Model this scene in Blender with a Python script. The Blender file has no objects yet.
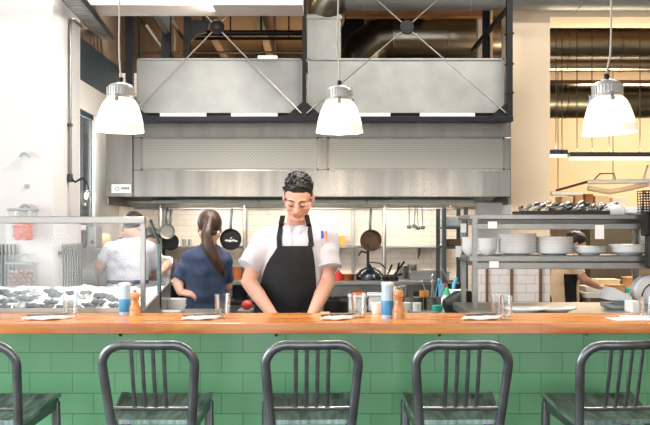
import bpy, bmesh, math, random
from mathutils import Vector, Matrix, Euler, noise
from mathutils.bvhtree import BVHTree
random.seed(7)
PI = math.pi
F = 1025.0; CAMZ = 1.46; CX = 325.0; HY = 230.0
scene = bpy.context.scene
COL = scene.collection
R = math.radians

def at(px, py, Y):
    return Vector(((px-CX)*Y/F, Y, CAMZ-(py-HY)*Y/F))
def X(px, Y): return (px-CX)*Y/F
def Z(py, Y): return CAMZ-(py-HY)*Y/F

ORD = ['first','second','third','fourth','fifth','sixth','seventh','eighth','ninth','tenth','eleventh','twelfth',
       'thirteenth','fourteenth','fifteenth','sixteenth','seventeenth','eighteenth','nineteenth','twentieth',
       'twenty-first','twenty-second','twenty-third','twenty-fourth','twenty-fifth','twenty-sixth','twenty-seventh','twenty-eighth']

# ---------------------------------------------------------------- materials
def lin(c):
    out = []
    for v in c[:3]:
        v = v/255.0
        out.append(v/12.92 if v <= 0.04045 else ((v+0.055)/1.055)**2.4)
    return (out[0], out[1], out[2], 1.0)

def mat(name, col, rough=0.5, metal=0.0, var=0.12, scale=8.0, bump=0.0, bscale=None, stretch=(1,1,1),
        coat=0.0, emit=None, estr=0.0, spec=0.5, trans=0.0, sss=0.0, rvar=0.0):
    m = bpy.data.materials.new(name); m.use_nodes = True
    nt = m.node_tree; n = nt.nodes; l = nt.links
    b = n['Principled BSDF']
    b.inputs['Roughness'].default_value = rough
    b.inputs['Metallic'].default_value = metal
    b.inputs['Coat Weight'].default_value = coat
    b.inputs['Coat Roughness'].default_value = 0.12
    b.inputs['Specular IOR Level'].default_value = spec
    b.inputs['Transmission Weight'].default_value = trans
    if sss:
        b.inputs['Subsurface Weight'].default_value = sss
        b.inputs['Subsurface Radius'].default_value = (0.012, 0.004, 0.002)
    c = lin(col)
    tc = n.new('ShaderNodeTexCoord'); mp = n.new('ShaderNodeMapping')
    mp.inputs['Scale'].default_value = stretch
    l.new(tc.outputs['Object'], mp.inputs['Vector'])
    nz = n.new('ShaderNodeTexNoise'); nz.inputs['Scale'].default_value = scale; nz.inputs['Detail'].default_value = 4
    l.new(mp.outputs['Vector'], nz.inputs['Vector'])
    rp = n.new('ShaderNodeValToRGB')
    rp.color_ramp.elements[0].position = 0.3; rp.color_ramp.elements[1].position = 0.7
    rp.color_ramp.elements[0].color = tuple(max(0, v*(1-var)) for v in c[:3]) + (1,)
    rp.color_ramp.elements[1].color = tuple(min(1, v*(1+var)) for v in c[:3]) + (1,)
    l.new(nz.outputs['Fac'], rp.inputs['Fac'])
    l.new(rp.outputs['Color'], b.inputs['Base Color'])
    if rvar:
        mr = n.new('ShaderNodeMapRange')
        mr.inputs['To Min'].default_value = max(0.02, rough-rvar); mr.inputs['To Max'].default_value = min(1, rough+rvar)
        l.new(nz.outputs['Fac'], mr.inputs['Value']); l.new(mr.outputs['Result'], b.inputs['Roughness'])
    if bump:
        n2 = n.new('ShaderNodeTexNoise'); n2.inputs['Scale'].default_value = bscale or scale*3; n2.inputs['Detail'].default_value = 3
        l.new(mp.outputs['Vector'], n2.inputs['Vector'])
        bp = n.new('ShaderNodeBump'); bp.inputs['Strength'].default_value = bump; bp.inputs['Distance'].default_value = 0.01
        l.new(n2.outputs['Fac'], bp.inputs['Height']); l.new(bp.outputs['Normal'], b.inputs['Normal'])
    if emit:
        b.inputs['Emission Color'].default_value = lin(emit); b.inputs['Emission Strength'].default_value = estr
    return m

def mat_glass(name, tint=(255,255,255), refl=0.12, haze=0.0):
    """clear pane or tumbler: see-through with a mirror sheen that grows at grazing angles"""
    m = bpy.data.materials.new(name); m.use_nodes = True
    nt = m.node_tree; n = nt.nodes; l = nt.links
    n.remove(n['Principled BSDF']); out = n['Material Output']
    tr = n.new('ShaderNodeBsdfTransparent'); tr.inputs['Color'].default_value = lin(tint)
    gl = n.new('ShaderNodeBsdfGlossy'); gl.inputs['Roughness'].default_value = 0.03
    lw = n.new('ShaderNodeLayerWeight'); lw.inputs['Blend'].default_value = 0.35
    mu = n.new('ShaderNodeMath'); mu.operation = 'MULTIPLY_ADD'; mu.inputs[1].default_value = 0.75*min(1,refl*(7 if refl > 0.1 else 3)); mu.inputs[2].default_value = refl*0.25
    l.new(lw.outputs['Facing'], mu.inputs[0])
    mx = n.new('ShaderNodeMixShader')
    l.new(mu.outputs[0], mx.inputs['Fac']); l.new(tr.outputs[0], mx.inputs[1]); l.new(gl.outputs[0], mx.inputs[2])
    last = mx
    if haze:
        df = n.new('ShaderNodeBsdfDiffuse'); df.inputs['Color'].default_value = (0.9,0.95,1,1)
        m2 = n.new('ShaderNodeMixShader'); m2.inputs['Fac'].default_value = haze
        l.new(mx.outputs[0], m2.inputs[1]); l.new(df.outputs[0], m2.inputs[2]); last = m2
    l.new(last.outputs[0], out.inputs['Surface'])
    return m

def mat_tile(name, col, grout, w, h, ox, oz, mortar=0.0022, rough=0.2, var=0.05, bump=0.5, axis='XZ'):
    m = bpy.data.materials.new(name); m.use_nodes = True
    nt = m.node_tree; n = nt.nodes; l = nt.links; b = n['Principled BSDF']
    geo = n.new('ShaderNodeNewGeometry'); sp = n.new('ShaderNodeSeparateXYZ'); cb = n.new('ShaderNodeCombineXYZ')
    l.new(geo.outputs['Position'], sp.inputs[0])
    a1 = n.new('ShaderNodeMath'); a1.operation='ADD'; a1.inputs[1].default_value = -ox
    a2 = n.new('ShaderNodeMath'); a2.operation='ADD'; a2.inputs[1].default_value = -oz
    l.new(sp.outputs[axis[0]], a1.inputs[0]); l.new(sp.outputs['Z'], a2.inputs[0])
    l.new(a1.outputs[0], cb.inputs['X']); l.new(a2.outputs[0], cb.inputs['Y'])
    br = n.new('ShaderNodeTexBrick'); br.offset = 0.5
    br.inputs['Scale'].default_value = 1.0; br.inputs['Brick Width'].default_value = w; br.inputs['Row Height'].default_value = h
    br.inputs['Mortar Size'].default_value = mortar; br.inputs['Mortar Smooth'].default_value = 0.3; br.inputs['Bias'].default_value = 0.0
    c = lin(col)
    br.inputs['Color1'].default_value = tuple(v*(1-var) for v in c[:3])+(1,)
    br.inputs['Color2'].default_value = tuple(min(1,v*(1+var)) for v in c[:3])+(1,)
    br.inputs['Mortar'].default_value = lin(grout)
    l.new(cb.outputs[0], br.inputs['Vector']); l.new(br.outputs['Color'], b.inputs['Base Color'])
    nz = n.new('ShaderNodeTexNoise'); nz.inputs['Scale'].default_value = 9
    l.new(cb.outputs[0], nz.inputs['Vector'])
    mr = n.new('ShaderNodeMapRange'); mr.inputs['To Min'].default_value = rough*0.8; mr.inputs['To Max'].default_value = rough*1.5
    l.new(nz.outputs['Fac'], mr.inputs['Value']); l.new(mr.outputs['Result'], b.inputs['Roughness'])
    bp = n.new('ShaderNodeBump'); bp.inputs['Strength'].default_value = bump; bp.inputs['Distance'].default_value = 0.003; bp.invert = True
    l.new(br.outputs['Fac'], bp.inputs['Height']); l.new(bp.outputs['Normal'], b.inputs['Normal'])
    return m

def mat_wood(name, dark, light, sc=(1.2, 14, 14), rough=0.3, coat=0.4, plank=None):
    m = bpy.data.materials.new(name); m.use_nodes = True
    nt = m.node_tree; n = nt.nodes; l = nt.links; b = n['Principled BSDF']
    b.inputs['Roughness'].default_value = rough; b.inputs['Coat Weight'].default_value = coat; b.inputs['Coat Roughness'].default_value = 0.12
    tc = n.new('ShaderNodeTexCoord'); mp = n.new('ShaderNodeMapping'); mp.inputs['Scale'].default_value = sc
    l.new(tc.outputs['Object'], mp.inputs['Vector'])
    nz = n.new('ShaderNodeTexNoise'); nz.inputs['Scale'].default_value = 2.2; nz.inputs['Detail'].default_value = 6; nz.inputs['Distortion'].default_value = 0.6
    l.new(mp.outputs['Vector'], nz.inputs['Vector'])
    rp = n.new('ShaderNodeValToRGB'); rp.color_ramp.elements[0].position = 0.32; rp.color_ramp.elements[1].position = 0.68
    rp.color_ramp.elements[0].color = lin(dark); rp.color_ramp.elements[1].color = lin(light)
    l.new(nz.outputs['Fac'], rp.inputs['Fac'])
    last = rp.outputs['Color']
    if plank:
        br = n.new('ShaderNodeTexBrick'); br.inputs['Scale'].default_value = 1
        br.inputs['Brick Width'].default_value = plank[0]; br.inputs['Row Height'].default_value = plank[1]; br.inputs['Mortar Size'].default_value = 0.0008
        br.inputs['Color1'].default_value = (1,1,1,1); br.inputs['Color2'].default_value = (0.86,0.8,0.72,1); br.inputs['Mortar'].default_value = (0.35,0.28,0.22,1)
        l.new(tc.outputs['Object'], br.inputs['Vector'])
        mx = n.new('ShaderNodeMix'); mx.data_type = 'RGBA'; mx.blend_type = 'MULTIPLY'; mx.inputs['Factor'].default_value = 1.0
        l.new(last, mx.inputs[6]); l.new(br.outputs['Color'], mx.inputs[7]); last = mx.outputs[2]
    l.new(last, b.inputs['Base Color'])
    return m

def mat_perf(name, col, hole):
    """stainless panel punched with fine slots"""
    m = mat(name, col, 0.34, 1.0, 0.05, 4, 0)
    nt = m.node_tree; n = nt.nodes; l = nt.links; b = n['Principled BSDF']
    geo = n.new('ShaderNodeNewGeometry'); sp = n.new('ShaderNodeSeparateXYZ'); cb = n.new('ShaderNodeCombineXYZ')
    l.new(geo.outputs['Position'], sp.inputs[0]); l.new(sp.outputs['X'], cb.inputs['X']); l.new(sp.outputs['Z'], cb.inputs['Y'])
    vo = n.new('ShaderNodeTexBrick'); vo.inputs['Scale'].default_value = 1; vo.inputs['Brick Width'].default_value = 0.03; vo.inputs['Row Height'].default_value = 0.016
    vo.inputs['Mortar Size'].default_value = 0.0045; vo.inputs['Color1'].default_value = lin(hole); vo.inputs['Color2'].default_value = lin(hole); vo.inputs['Mortar'].default_value = lin(col)
    l.new(cb.outputs[0], vo.inputs['Vector']); l.new(vo.outputs['Color'], b.inputs['Base Color'])
    return m

# ---------------------------------------------------------------- mesh builder
def basis(d):
    d = Vector(d).normalized()
    up = Vector((0,0,1)) if abs(d.z) < 0.95 else Vector((0,1,0))
    a = d.cross(up).normalized(); b = a.cross(d).normalized()
    return a, b
class MB:
    def __init__(s):
        s.bm = bmesh.new(); s.fl = s.bm.faces.layers.int.new('flat')
    def box(s, c, size, rot=None, bev=0.0, seg=2):
        r = bmesh.ops.create_cube(s.bm, size=1.0); vs = r['verts']
        bmesh.ops.scale(s.bm, vec=size, verts=vs)
        if bev:
            es = list({e for v in vs for e in v.link_edges})
            r2 = bmesh.ops.bevel(s.bm, geom=es, offset=bev, segments=seg, affect='EDGES', profile=0.6)
            vs = list({v for f in r2['faces'] for v in f.verts} | {v for v in vs if v.is_valid})
            for f in {f for v in vs for f in v.link_faces}: f[s.fl] = 1
        if rot is not None:
            bmesh.ops.rotate(s.bm, cent=(0,0,0), matrix=(rot if isinstance(rot, Matrix) else Euler(rot).to_matrix()), verts=vs)
        bmesh.ops.translate(s.bm, vec=Vector(c), verts=vs)
        return s
    def bx(s, x0, x1, y0, y1, z0, z1, bev=0.0):
        return s.box(((x0+x1)/2,(y0+y1)/2,(z0+z1)/2), (abs(x1-x0),abs(y1-y0),abs(z1-z0)), None, bev)
    def ring(s, c, a, b, ra, rb, seg):
        return [s.bm.verts.new(c + a*(ra*math.cos(2*PI*i/seg)) + b*(rb*math.sin(2*PI*i/seg))) for i in range(seg)]
    def skin(s, rings, close_ends=True, closed=False):
        n = len(rings[0])
        pairs = list(zip(rings, rings[1:])) + ([(rings[-1], rings[0])] if closed else [])
        for p, q in pairs:
            for i in range(n):
                try: s.bm.faces.new((p[i], p[(i+1)%n], q[(i+1)%n], q[i]))
                except ValueError: pass
        if close_ends and not closed:
            s.bm.faces.new(list(reversed(rings[0]))); s.bm.faces.new(rings[-1])
    def tube(s, pts, r, seg=10, closed=False, flat=None, caps=True):
        pts = [Vector(p) for p in pts]; n = len(pts); rings = []
        a = None
        for i, p in enumerate(pts):
            if closed: t = (pts[(i+1)%n]-pts[i-1]).normalized()
            else: t = (pts[min(i+1,n-1)]-pts[max(i-1,0)]).normalized()
            if a is None: a, b = basis(t)
            else:
                a = (a - t*a.dot(t)).normalized()
            b = t.cross(a).normalized()
            rr = r[i] if isinstance(r, (list,tuple)) else r
            f = flat if flat else 1.0
            rings.append(s.ring(p, a, b, rr, rr*f, seg))
        s.skin(rings, caps, closed); return s
    def cyl(s, p, q, r1, r2=None, seg=16):
        p = Vector(p); q = Vector(q); a, b = basis(q-p)
        r2 = r1 if r2 is None else r2
        s.skin([s.ring(p,a,b,r1,r1,seg), s.ring(q,a,b,r2,r2,seg)]); return s
    def cap(s, p, q, r1, r2=None, seg=14):
        r2 = r1 if r2 is None else r2
        p = Vector(p); q = Vector(q); d = (q-p)
        L = d.length; d = d.normalized(); a, b = basis(d); rings = []
        for k in range(5):
            t = -PI/2 + (k+0.35)*(PI/2)/4.35
            rings.append(s.ring(p+d*(r1*math.sin(t)), a, b, r1*math.cos(t), r1*math.cos(t), seg))
        for k in range(4, -1, -1):
            t = -PI/2 + (k+0.35)*(PI/2)/4.35
            rings.append(s.ring(q-d*(r2*math.sin(t)), a, b, r2*math.cos(t), r2*math.cos(t), seg))
        s.skin(rings); return s
    def ball(s, c, r, seg=20, rot=None):
        if not isinstance(r, (list,tuple,Vector)): r = (r,r,r)
        g = bmesh.ops.create_uvsphere(s.bm, u_segments=seg, v_segments=max(6,seg*2//3), radius=1.0); vs = g['verts']
        bmesh.ops.scale(s.bm, vec=r, verts=vs)
        if rot is not None: bmesh.ops.rotate(s.bm, cent=(0,0,0), matrix=(rot if isinstance(rot, Matrix) else Euler(rot).to_matrix()), verts=vs)
        bmesh.ops.translate(s.bm, vec=Vector(c), verts=vs); return s
    def lathe(s, prof, c=(0,0,0), seg=32, rot=None, scale=(1,1,1)):
        """prof: (radius, height) from one end to the other; ends on r=0 are closed to a point"""
        c = Vector(c); M = (rot if isinstance(rot, Matrix) else Euler(rot).to_matrix()) if rot is not None else Matrix.Identity(3)
        rings = []
        for r, z in prof:
            if r < 1e-5: rings.append([s.bm.verts.new(c + M @ Vector((0,0,z*scale[2])))])
            else: rings.append([s.bm.verts.new(c + M @ Vector((r*math.cos(2*PI*i/seg)*scale[0], r*math.sin(2*PI*i/seg)*scale[1], z*scale[2]))) for i in range(seg)])
        for p, q in zip(rings, rings[1:]):
            if len(p) == 1 and len(q) == 1: continue
            for i in range(seg):
                j = (i+1) % seg
                if len(p) == 1: s.bm.faces.new((p[0], q[j], q[i]))
                elif len(q) == 1: s.bm.faces.new((p[i], p[j], q[0]))
                else: s.bm.faces.new((p[i], p[j], q[j], q[i]))
        return s
    def loft(s, secs, seg=24):
        """secs: (cx, cy, cz, rx, ry[, tilt about x])"""
        rings = []
        for q in secs:
            cx, cy, cz, rx, ry = q[:5]; t = q[5] if len(q) > 5 else 0
            rings.append([s.bm.verts.new((cx+rx*math.cos(2*PI*i/seg), cy+ry*math.sin(2*PI*i/seg)*math.cos(t), cz+ry*math.sin(2*PI*i/seg)*math.sin(t))) for i in range(seg)])
        s.skin(rings); return s
    def prism(s, poly, off):
        """poly: 3-D outline, off: extrusion vector"""
        off = Vector(off)
        a = [s.bm.verts.new(Vector(p)) for p in poly]; b = [s.bm.verts.new(Vector(p)+off) for p in poly]
        n = len(a)
        s.bm.faces.new(a); s.bm.faces.new(list(reversed(b)))
        for i in range(n): s.bm.faces.new((a[(i+1)%n], a[i], b[i], b[(i+1)%n]))
        return s
    def grid(s, P, thick=None):
        """P[i][j] points; thick = offset vector for the back sheet"""
        def sheet(off):
            return [[s.bm.verts.new(Vector(p)+off) for p in row] for row in P]
        A = sheet(Vector((0,0,0))); m, n = len(P), len(P[0])
        for i in range(m-1):
            for j in range(n-1): s.bm.faces.new((A[i][j], A[i][j+1], A[i+1][j+1], A[i+1][j]))
        if thick is not None:
            B = sheet(Vector(thick))
            for i in range(m-1):
                for j in range(n-1): s.bm.faces.new((B[i][j], B[i+1][j], B[i+1][j+1], B[i][j+1]))
            for i in range(m-1):
                s.bm.faces.new((A[i][0], A[i+1][0], B[i+1][0], B[i][0])); s.bm.faces.new((A[i][n-1], B[i][n-1], B[i+1][n-1], A[i+1][n-1]))
            for j in range(n-1):
                s.bm.faces.new((A[0][j], B[0][j], B[0][j+1], A[0][j+1])); s.bm.faces.new((A[m-1][j], A[m-1][j+1], B[m-1][j+1], B[m-1][j]))
        return s
    def move(s, M):
        bmesh.ops.transform(s.bm, matrix=M, verts=s.bm.verts[:]); return s

WO = {}
def tag(o, label, cat, group=None):
    o['label'] = label; o['category'] = cat
    if group: o['group'] = group
    return o
def link_mesh(me, name, m, parent=None, smooth=True, angle=40):
    """me is in world coordinates; its origin goes to the middle of its base"""
    xs = [v.co.x for v in me.vertices]; ys = [v.co.y for v in me.vertices]; zs = [v.co.z for v in me.vertices]
    o0 = Vector(((min(xs)+max(xs))/2, (min(ys)+max(ys))/2, min(zs)))
    me.transform(Matrix.Translation(-o0))
    if smooth:
        for p in me.polygons: p.use_smooth = True
        me.set_sharp_from_angle(angle=R(angle))
        fa = me.attributes.get('flat')
        if fa:
            for p in me.polygons:
                if fa.data[p.index].value: p.use_smooth = False
    ms = m if isinstance(m, (list,tuple)) else [m]
    if len(me.materials) == 0:
        for q in ms: me.materials.append(q)
    o = bpy.data.objects.new(name, me); COL.objects.link(o)
    if parent is not None:
        o.parent = parent; o.location = o0 - WO[parent]
    else: o.location = o0
    WO[o] = o0
    return o
def put(mb, name, m, parent=None, smooth=True, angle=40):
    bmesh.ops.recalc_face_normals(mb.bm, faces=mb.bm.faces[:])
    me = bpy.data.meshes.new(name); mb.bm.to_mesh(me); mb.bm.free()
    return link_mesh(me, name, m, parent, smooth, angle)
def thing(name, label, cat, loc, group=None):
    o = bpy.data.objects.new(name, None); COL.objects.link(o)
    o.empty_display_size = 0.1
    o.location = Vector(loc); WO[o] = Vector(loc)
    return tag(o, label, cat, group)
def struct(mb, name, m, parent=None, smooth=False):
    o = put(mb, name, m, parent, smooth)
    if parent is None: o['kind'] = 'structure'
    return o
KIDS = {}
def kids(o): return [c for c in bpy.data.objects if c.parent == o]
def copy_tree(o, loc=None, rz=None, label=None, parent=None):
    c = o.copy(); COL.objects.link(c)
    if parent is not None: c.parent = parent
    if loc is not None: c.location = Vector(loc)
    if rz is not None: c.rotation_euler = (0,0,rz)
    if label: c['label'] = label
    for ch in kids(o): copy_tree(ch, parent=c)
    return c
def fuse(mb, voxel, it=4, fac=0.5):
    """join overlapping closed lumps into one continuous skin; returns a mesh"""
    bmesh.ops.recalc_face_normals(mb.bm, faces=mb.bm.faces[:])
    me = bpy.data.meshes.new('tmp'); mb.bm.to_mesh(me); mb.bm.free()
    o = bpy.data.objects.new('tmp', me); COL.objects.link(o)
    r = o.modifiers.new('r', 'REMESH'); r.mode = 'VOXEL'; r.voxel_size = voxel
    s = o.modifiers.new('s', 'SMOOTH'); s.factor = fac; s.iterations = it
    dg = bpy.context.evaluated_depsgraph_get(); dg.update()
    out = bpy.data.meshes.new_from_object(o.evaluated_get(dg))
    bpy.data.objects.remove(o); bpy.data.meshes.remove(me)
    out.materials.clear()
    return out
def bvh_of(me):
    bm = bmesh.new(); bm.from_mesh(me); t = BVHTree.FromBMesh(bm); bm.free(); return t
def arc(c, r, a0, a1, n, u, v):
    c = Vector(c); u = Vector(u); v = Vector(v)
    return [c + u*(r*math.cos(a0+(a1-a0)*i/(n-1))) + v*(r*math.sin(a0+(a1-a0)*i/(n-1))) for i in range(n)]

# ---------------------------------------------------------------- palette
M_white   = mat('white_plaster', (200,196,194), 0.75, 0, 0.02, 3, 0.05, 20)
M_cream   = mat('cream_plaster', (236,214,184), 0.75, 0, 0.03, 2, 0.05, 20)
M_shade   = mat('grey_beige_plaster', (222,213,203), 0.75, 0, 0.03, 2, 0.05, 20)
M_brownw  = mat('brown_painted_wall', (112,92,74), 0.8, 0, 0.15, 2, 0.1, 15)
M_bluew   = mat('dark_blue_panel', (38,50,58), 0.6, 0, 0.1, 3)
M_ceil    = mat('dark_ceiling_boards', (112,88,60), 0.8, 0, 0.25, 2.5, 0.2, 10, (1,0.2,1))
M_joist   = mat('joist_timber', (120,98,72), 0.7, 0, 0.2, 3, 0.1, 12, (1,0.2,1))
M_floor   = mat('floor_concrete', (92,90,88), 0.5, 0, 0.15, 2)
M_black   = mat('black_steel', (12,14,17), 0.5, 0.0, 0.2, 10, spec=0.3)
M_steel   = mat('stainless_steel', (160,158,153), 0.36, 1.0, 0.06, 6, 0.02, 40, (0.15,4,4), rvar=0.05)
M_steelb  = mat('brushed_steel_lamp_streaks', (138,134,127), 0.25, 1.0, 0.14, 2.5, 0.45, 1.0, (4.5,1,0.3))  # stretched tone streaks stand in for lamplight reflected in the hood
M_steeld  = mat('dull_steel', (136,138,136), 0.42, 1.0, 0.1, 7)
M_steeldk = mat('dark_filter_steel', (74,82,82), 0.45, 0.9, 0.1, 7)
M_galv    = mat('galvanised_sheet', (154,154,150), 0.5, 0.6, 0.10, 7, 0.02, 30, rvar=0.06)
M_duct    = mat('spiral_duct_metal', (150,142,128), 0.3, 1.0, 0.15, 5, 0.04, 18, (0.3,3,3), rvar=0.08)
M_duct_dk = mat('aged_duct_metal', (104,98,84), 0.32, 1.0, 0.2, 4, 0.05, 12, rvar=0.1)
M_rod     = mat('light_steel_rod', (156,152,144), 0.4, 0.7, 0.05, 9)
M_stool   = mat('gunmetal_stool', (124,128,130), 0.34, 0.85, 0.2, 14, 0.04, 40, rvar=0.1)
M_seat    = mat('worn_gunmetal_seat', (146,164,162), 0.38, 0.75, 0.62, 9, 0.08, 14, (4,0.9,1), rvar=0.15)
M_wood    = mat_wood('oiled_counter_wood', (196,108,38), (238,166,82), (1.0,12,12), 0.26, 0.2, (1.9,0.075))
M_walnut  = mat_wood('mill_wood', (176,114,66), (216,160,108), (14,14,2), 0.35, 0.3)
M_trimw   = mat_wood('trim_timber', (120,78,40), (168,116,66), (2,8,8), 0.5, 0.0)
M_ceramic = mat('white_ceramic', (236,238,238), 0.18, 0, 0.02, 4, coat=0.3)
M_paper   = mat('white_paper', (240,240,238), 0.8, 0, 0.02, 5)
M_glass   = mat_glass('clear_glass', (250,252,252), 0.14)
M_pane    = mat_glass('display_glass', (254,255,255), 0.05, 0.012)
M_paneedge= mat('glass_edge_green', (70,104,104), 0.25, 0, 0.1, 6, coat=0.3)
M_blackir = mat('seasoned_iron', (30,30,32), 0.38, 0.5, 0.25, 12, rvar=0.08)
M_brownir = mat('browned_iron_pan', (84,66,54), 0.36, 0.7, 0.3, 10, rvar=0.08)
M_copper  = mat('copper_pan_metal', (190,112,74), 0.3, 1.0, 0.15, 10)
M_plasblk = mat('black_plastic', (14,16,18), 0.5, 0, 0.1, 8)
M_plasgry = mat('grey_plastic', (150,158,158), 0.5, 0, 0.08, 8)
M_amber   = mat('amber_tub', (206,140,44), 0.4, 0, 0.15, 8)
M_olive   = mat('olive_tub', (66,60,44), 0.5, 0, 0.15, 8)
M_card    = mat('cardboard', (190,150,106), 0.8, 0, 0.08, 6)
M_green   = mat('green_bottle_plastic', (70,190,120), 0.35, 0, 0.06, 6)
M_teal    = mat('teal_plastic', (52,178,160), 0.4, 0, 0.06, 6)
M_bluepl  = mat('light_blue_plastic', (96,180,214), 0.4, 0, 0.08, 6)
M_red     = mat('red_plastic', (196,52,50), 0.4, 0, 0.1, 6)
M_whitepl = mat('white_plastic', (226,228,228), 0.4, 0, 0.03, 6)
M_skin    = mat('skin', (204,156,136), 0.5, 0, 0.06, 14, 0.03, 60, sss=0.12)
M_lip     = mat('lips', (176,116,104), 0.45, 0, 0.05, 14, sss=0.1)
M_hair    = mat('black_hair', (20,19,20), 0.42, 0, 0.35, 60, 0.5, 90, (1,1,0.4))
M_hairbr  = mat('dark_brown_hair', (66,44,34), 0.4, 0, 0.4, 30, 0.5, 60, (1,1,0.15))
M_jacket  = mat('white_cotton', (194,194,203), 0.8, 0, 0.03, 6, 0.6, 14)
M_beigej  = mat('cream_cotton', (220,200,172), 0.8, 0, 0.05, 6, 0.35, 9)
M_apron   = mat('black_apron_cotton', (14,18,23), 0.85, 0, 0.2, 8, 0.3, 10)
M_denim   = mat('blue_denim', (46,60,86), 0.8, 0, 0.35, 7, 0.3, 30)
M_trouser = mat('dark_trousers', (40,42,46), 0.8, 0, 0.15, 6, 0.2, 12)
M_pen     = mat('blue_pen', (44,86,190), 0.35, 0, 0.05, 8)
M_peach   = mat('orange_pen', (232,140,96), 0.4, 0, 0.05, 8)
M_ice     = mat('crushed_ice', (236,243,246), 0.3, 0, 0.06, 30, 0.7, 60, coat=0.2)
M_oyster  = mat('oyster_shell', (76,80,82), 0.6, 0, 0.55, 45, 0.7, 60)
M_oysterl = mat('pale_oyster_shell', (158,160,154), 0.6, 0, 0.45, 45, 0.7, 60)
M_prawn   = mat('cooked_prawn', (216,92,62), 0.35, 0, 0.25, 25, 0.1, 30)
M_clam    = mat('clam_shell', (158,124,108), 0.5, 0, 0.3, 25, 0.2, 40)
M_bread   = mat('pale_loaf', (238,206,150), 0.6, 0, 0.1, 12)
EXPO = 0.3
# ================================================================ THE SETTING
struct(MB().bx(-5,6.5,-3.2,15,-0.1,0), 'floor', M_floor)
struct(MB().bx(-5,6.5,-3.2,6.7,4.2,4.3), 'ceiling', M_white)
struct(MB().bx(-5,6.5,6.7,15,3.75,3.85), 'ceiling', M_ceil)
for i, x in enumerate((-2.3,-1.75,-1.2,-0.65,-0.1,0.45,1.0)):
    struct(MB().bx(x-0.04,x+0.04,8.2,14.9,3.52,3.75), 'trim_%d' % (i+10), M_joist)
# white pier with the seafood buckets, then the side wall with the window
XL = X(53,7.0)
struct(MB().bx(-5,XL,7.0,7.75,0,4.2), 'wall_left', M_white)
struct(MB().bx(XL-0.07,XL-0.03,7.75,7.9,0,4.2), 'wall_left', M_shade)
struct(MB().bx(XL-0.07,XL-0.03,8.42,15,0,2.62), 'wall_left', M_shade)
struct(MB().bx(XL-0.07,XL-0.03,7.9,8.42,0,1.50), 'wall_left', M_shade)
struct(MB().bx(XL-0.07,XL-0.03,7.9,8.42,2.40,2.62), 'wall_left', M_shade)
struct(MB().bx(XL-0.2,XL-0.03,7.9,15,2.62,2.95), 'wall_left', M_bluew)
struct(MB().bx(XL-0.2,XL-0.03,7.9,15,2.95,4.2), 'wall_left', M_brownw)
w = MB()
for y in (7.92,8.40): w.bx(XL-0.07,XL-0.055,y-0.014,y+0.014,1.50,2.40)
for z in (1.52,2.38): w.bx(XL-0.07,XL-0.045,7.9,8.42,z-0.02,z+0.02)
w.bx(XL-0.065,XL-0.058,8.10,8.112,1.5,2.4)
wf = struct(w, 'window_1', M_bluew)
put(MB().bx(XL-0.064,XL-0.061,7.93,8.39,1.53,2.37), 'pane', M_pane, wf)
struct(MB().bx(XL-0.03,XL+0.01,7.9,8.42,1.46,1.50), 'trim_1', M_white)
# tiled back wall and its plain upper part, open above it to the joists
M_tile = mat_tile('white_wall_tile', (238,226,212), (206,192,176), 0.15, 0.05, 0, 0, 0.002, 0.25, 0.02, 0.4)
struct(MB().bx(XL-0.03,X(512,9.4),9.4,9.5,0,2.9), 'wall_back', M_tile)
struct(MB().bx(-5,6.5,14.0,14.1,0,3.75), 'wall_back', M_brownw)
# wall on the right of the hood: tiled dado and pier, header over the opening to the back kitchen
XR0, XR1, XR2 = X(478,8.3), X(511,8.3), X(550,8.3)
M_tile2 = mat_tile('large_white_tile', (232,226,224), (168,158,152), 0.146, 0.071, X(498.6,8.3), Z(275,8.3), 0.002, 0.22, 0.02, 0.5)
struct(MB().bx(XR0,XR2-0.005,8.28,8.3,0,1.25), 'wall_right', M_tile2)
struct(MB().bx(XR0,XR1,8.30,8.45,0,1.68), 'wall_right', M_white)
struct(MB().bx(XR1,XR2,8.30,8.75,0,3.75), 'wall_right', M_cream)
struct(MB().bx(XR2,6.5,8.30,8.75,Z(17,8.3),3.75), 'wall_right', M_cream)
struct(MB().bx(X(487,9.4),XR1,9.2,9.5,2.9,3.75), 'wall_right', M_cream)
struct(MB().bx(X(478,9.2),X(487,9.2),9.2,9.3,2.9,3.45), 'trim_2', M_shade)
struct(MB().bx(X(346,9.1),X(487,9.1),9.1,9.2,Z(16.5,9.1),Z(10.5,9.1)), 'trim_3', M_trimw)
for i,(px,w_) in enumerate(((487,0.02),(511.6,0.022),(540.5,0.022))):
    struct(MB().bx(X(px,8.27)-w_/2,X(px,8.27)+w_/2,8.255,8.28,0,1.25), 'trim_%d' % (i+4), mat('brown_strip_%d' % i, (116,84,58), 0.5))
struct(MB().bx(XR2,6.5,12.5,12.6,0,3.75), 'wall_back', M_cream)
struct(MB().bx(6.4,6.5,-3.2,15,0,4.2), 'wall_right', M_cream)
# white beam across the kitchen front
struct(MB().bx(X(84,7.1),X(303,7.1),7.0,7.36,Z(5,7.0),3.6), 'trim_7', mat('beam_paint', (196,184,174), 0.6, 0, 0.03, 4))
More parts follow.
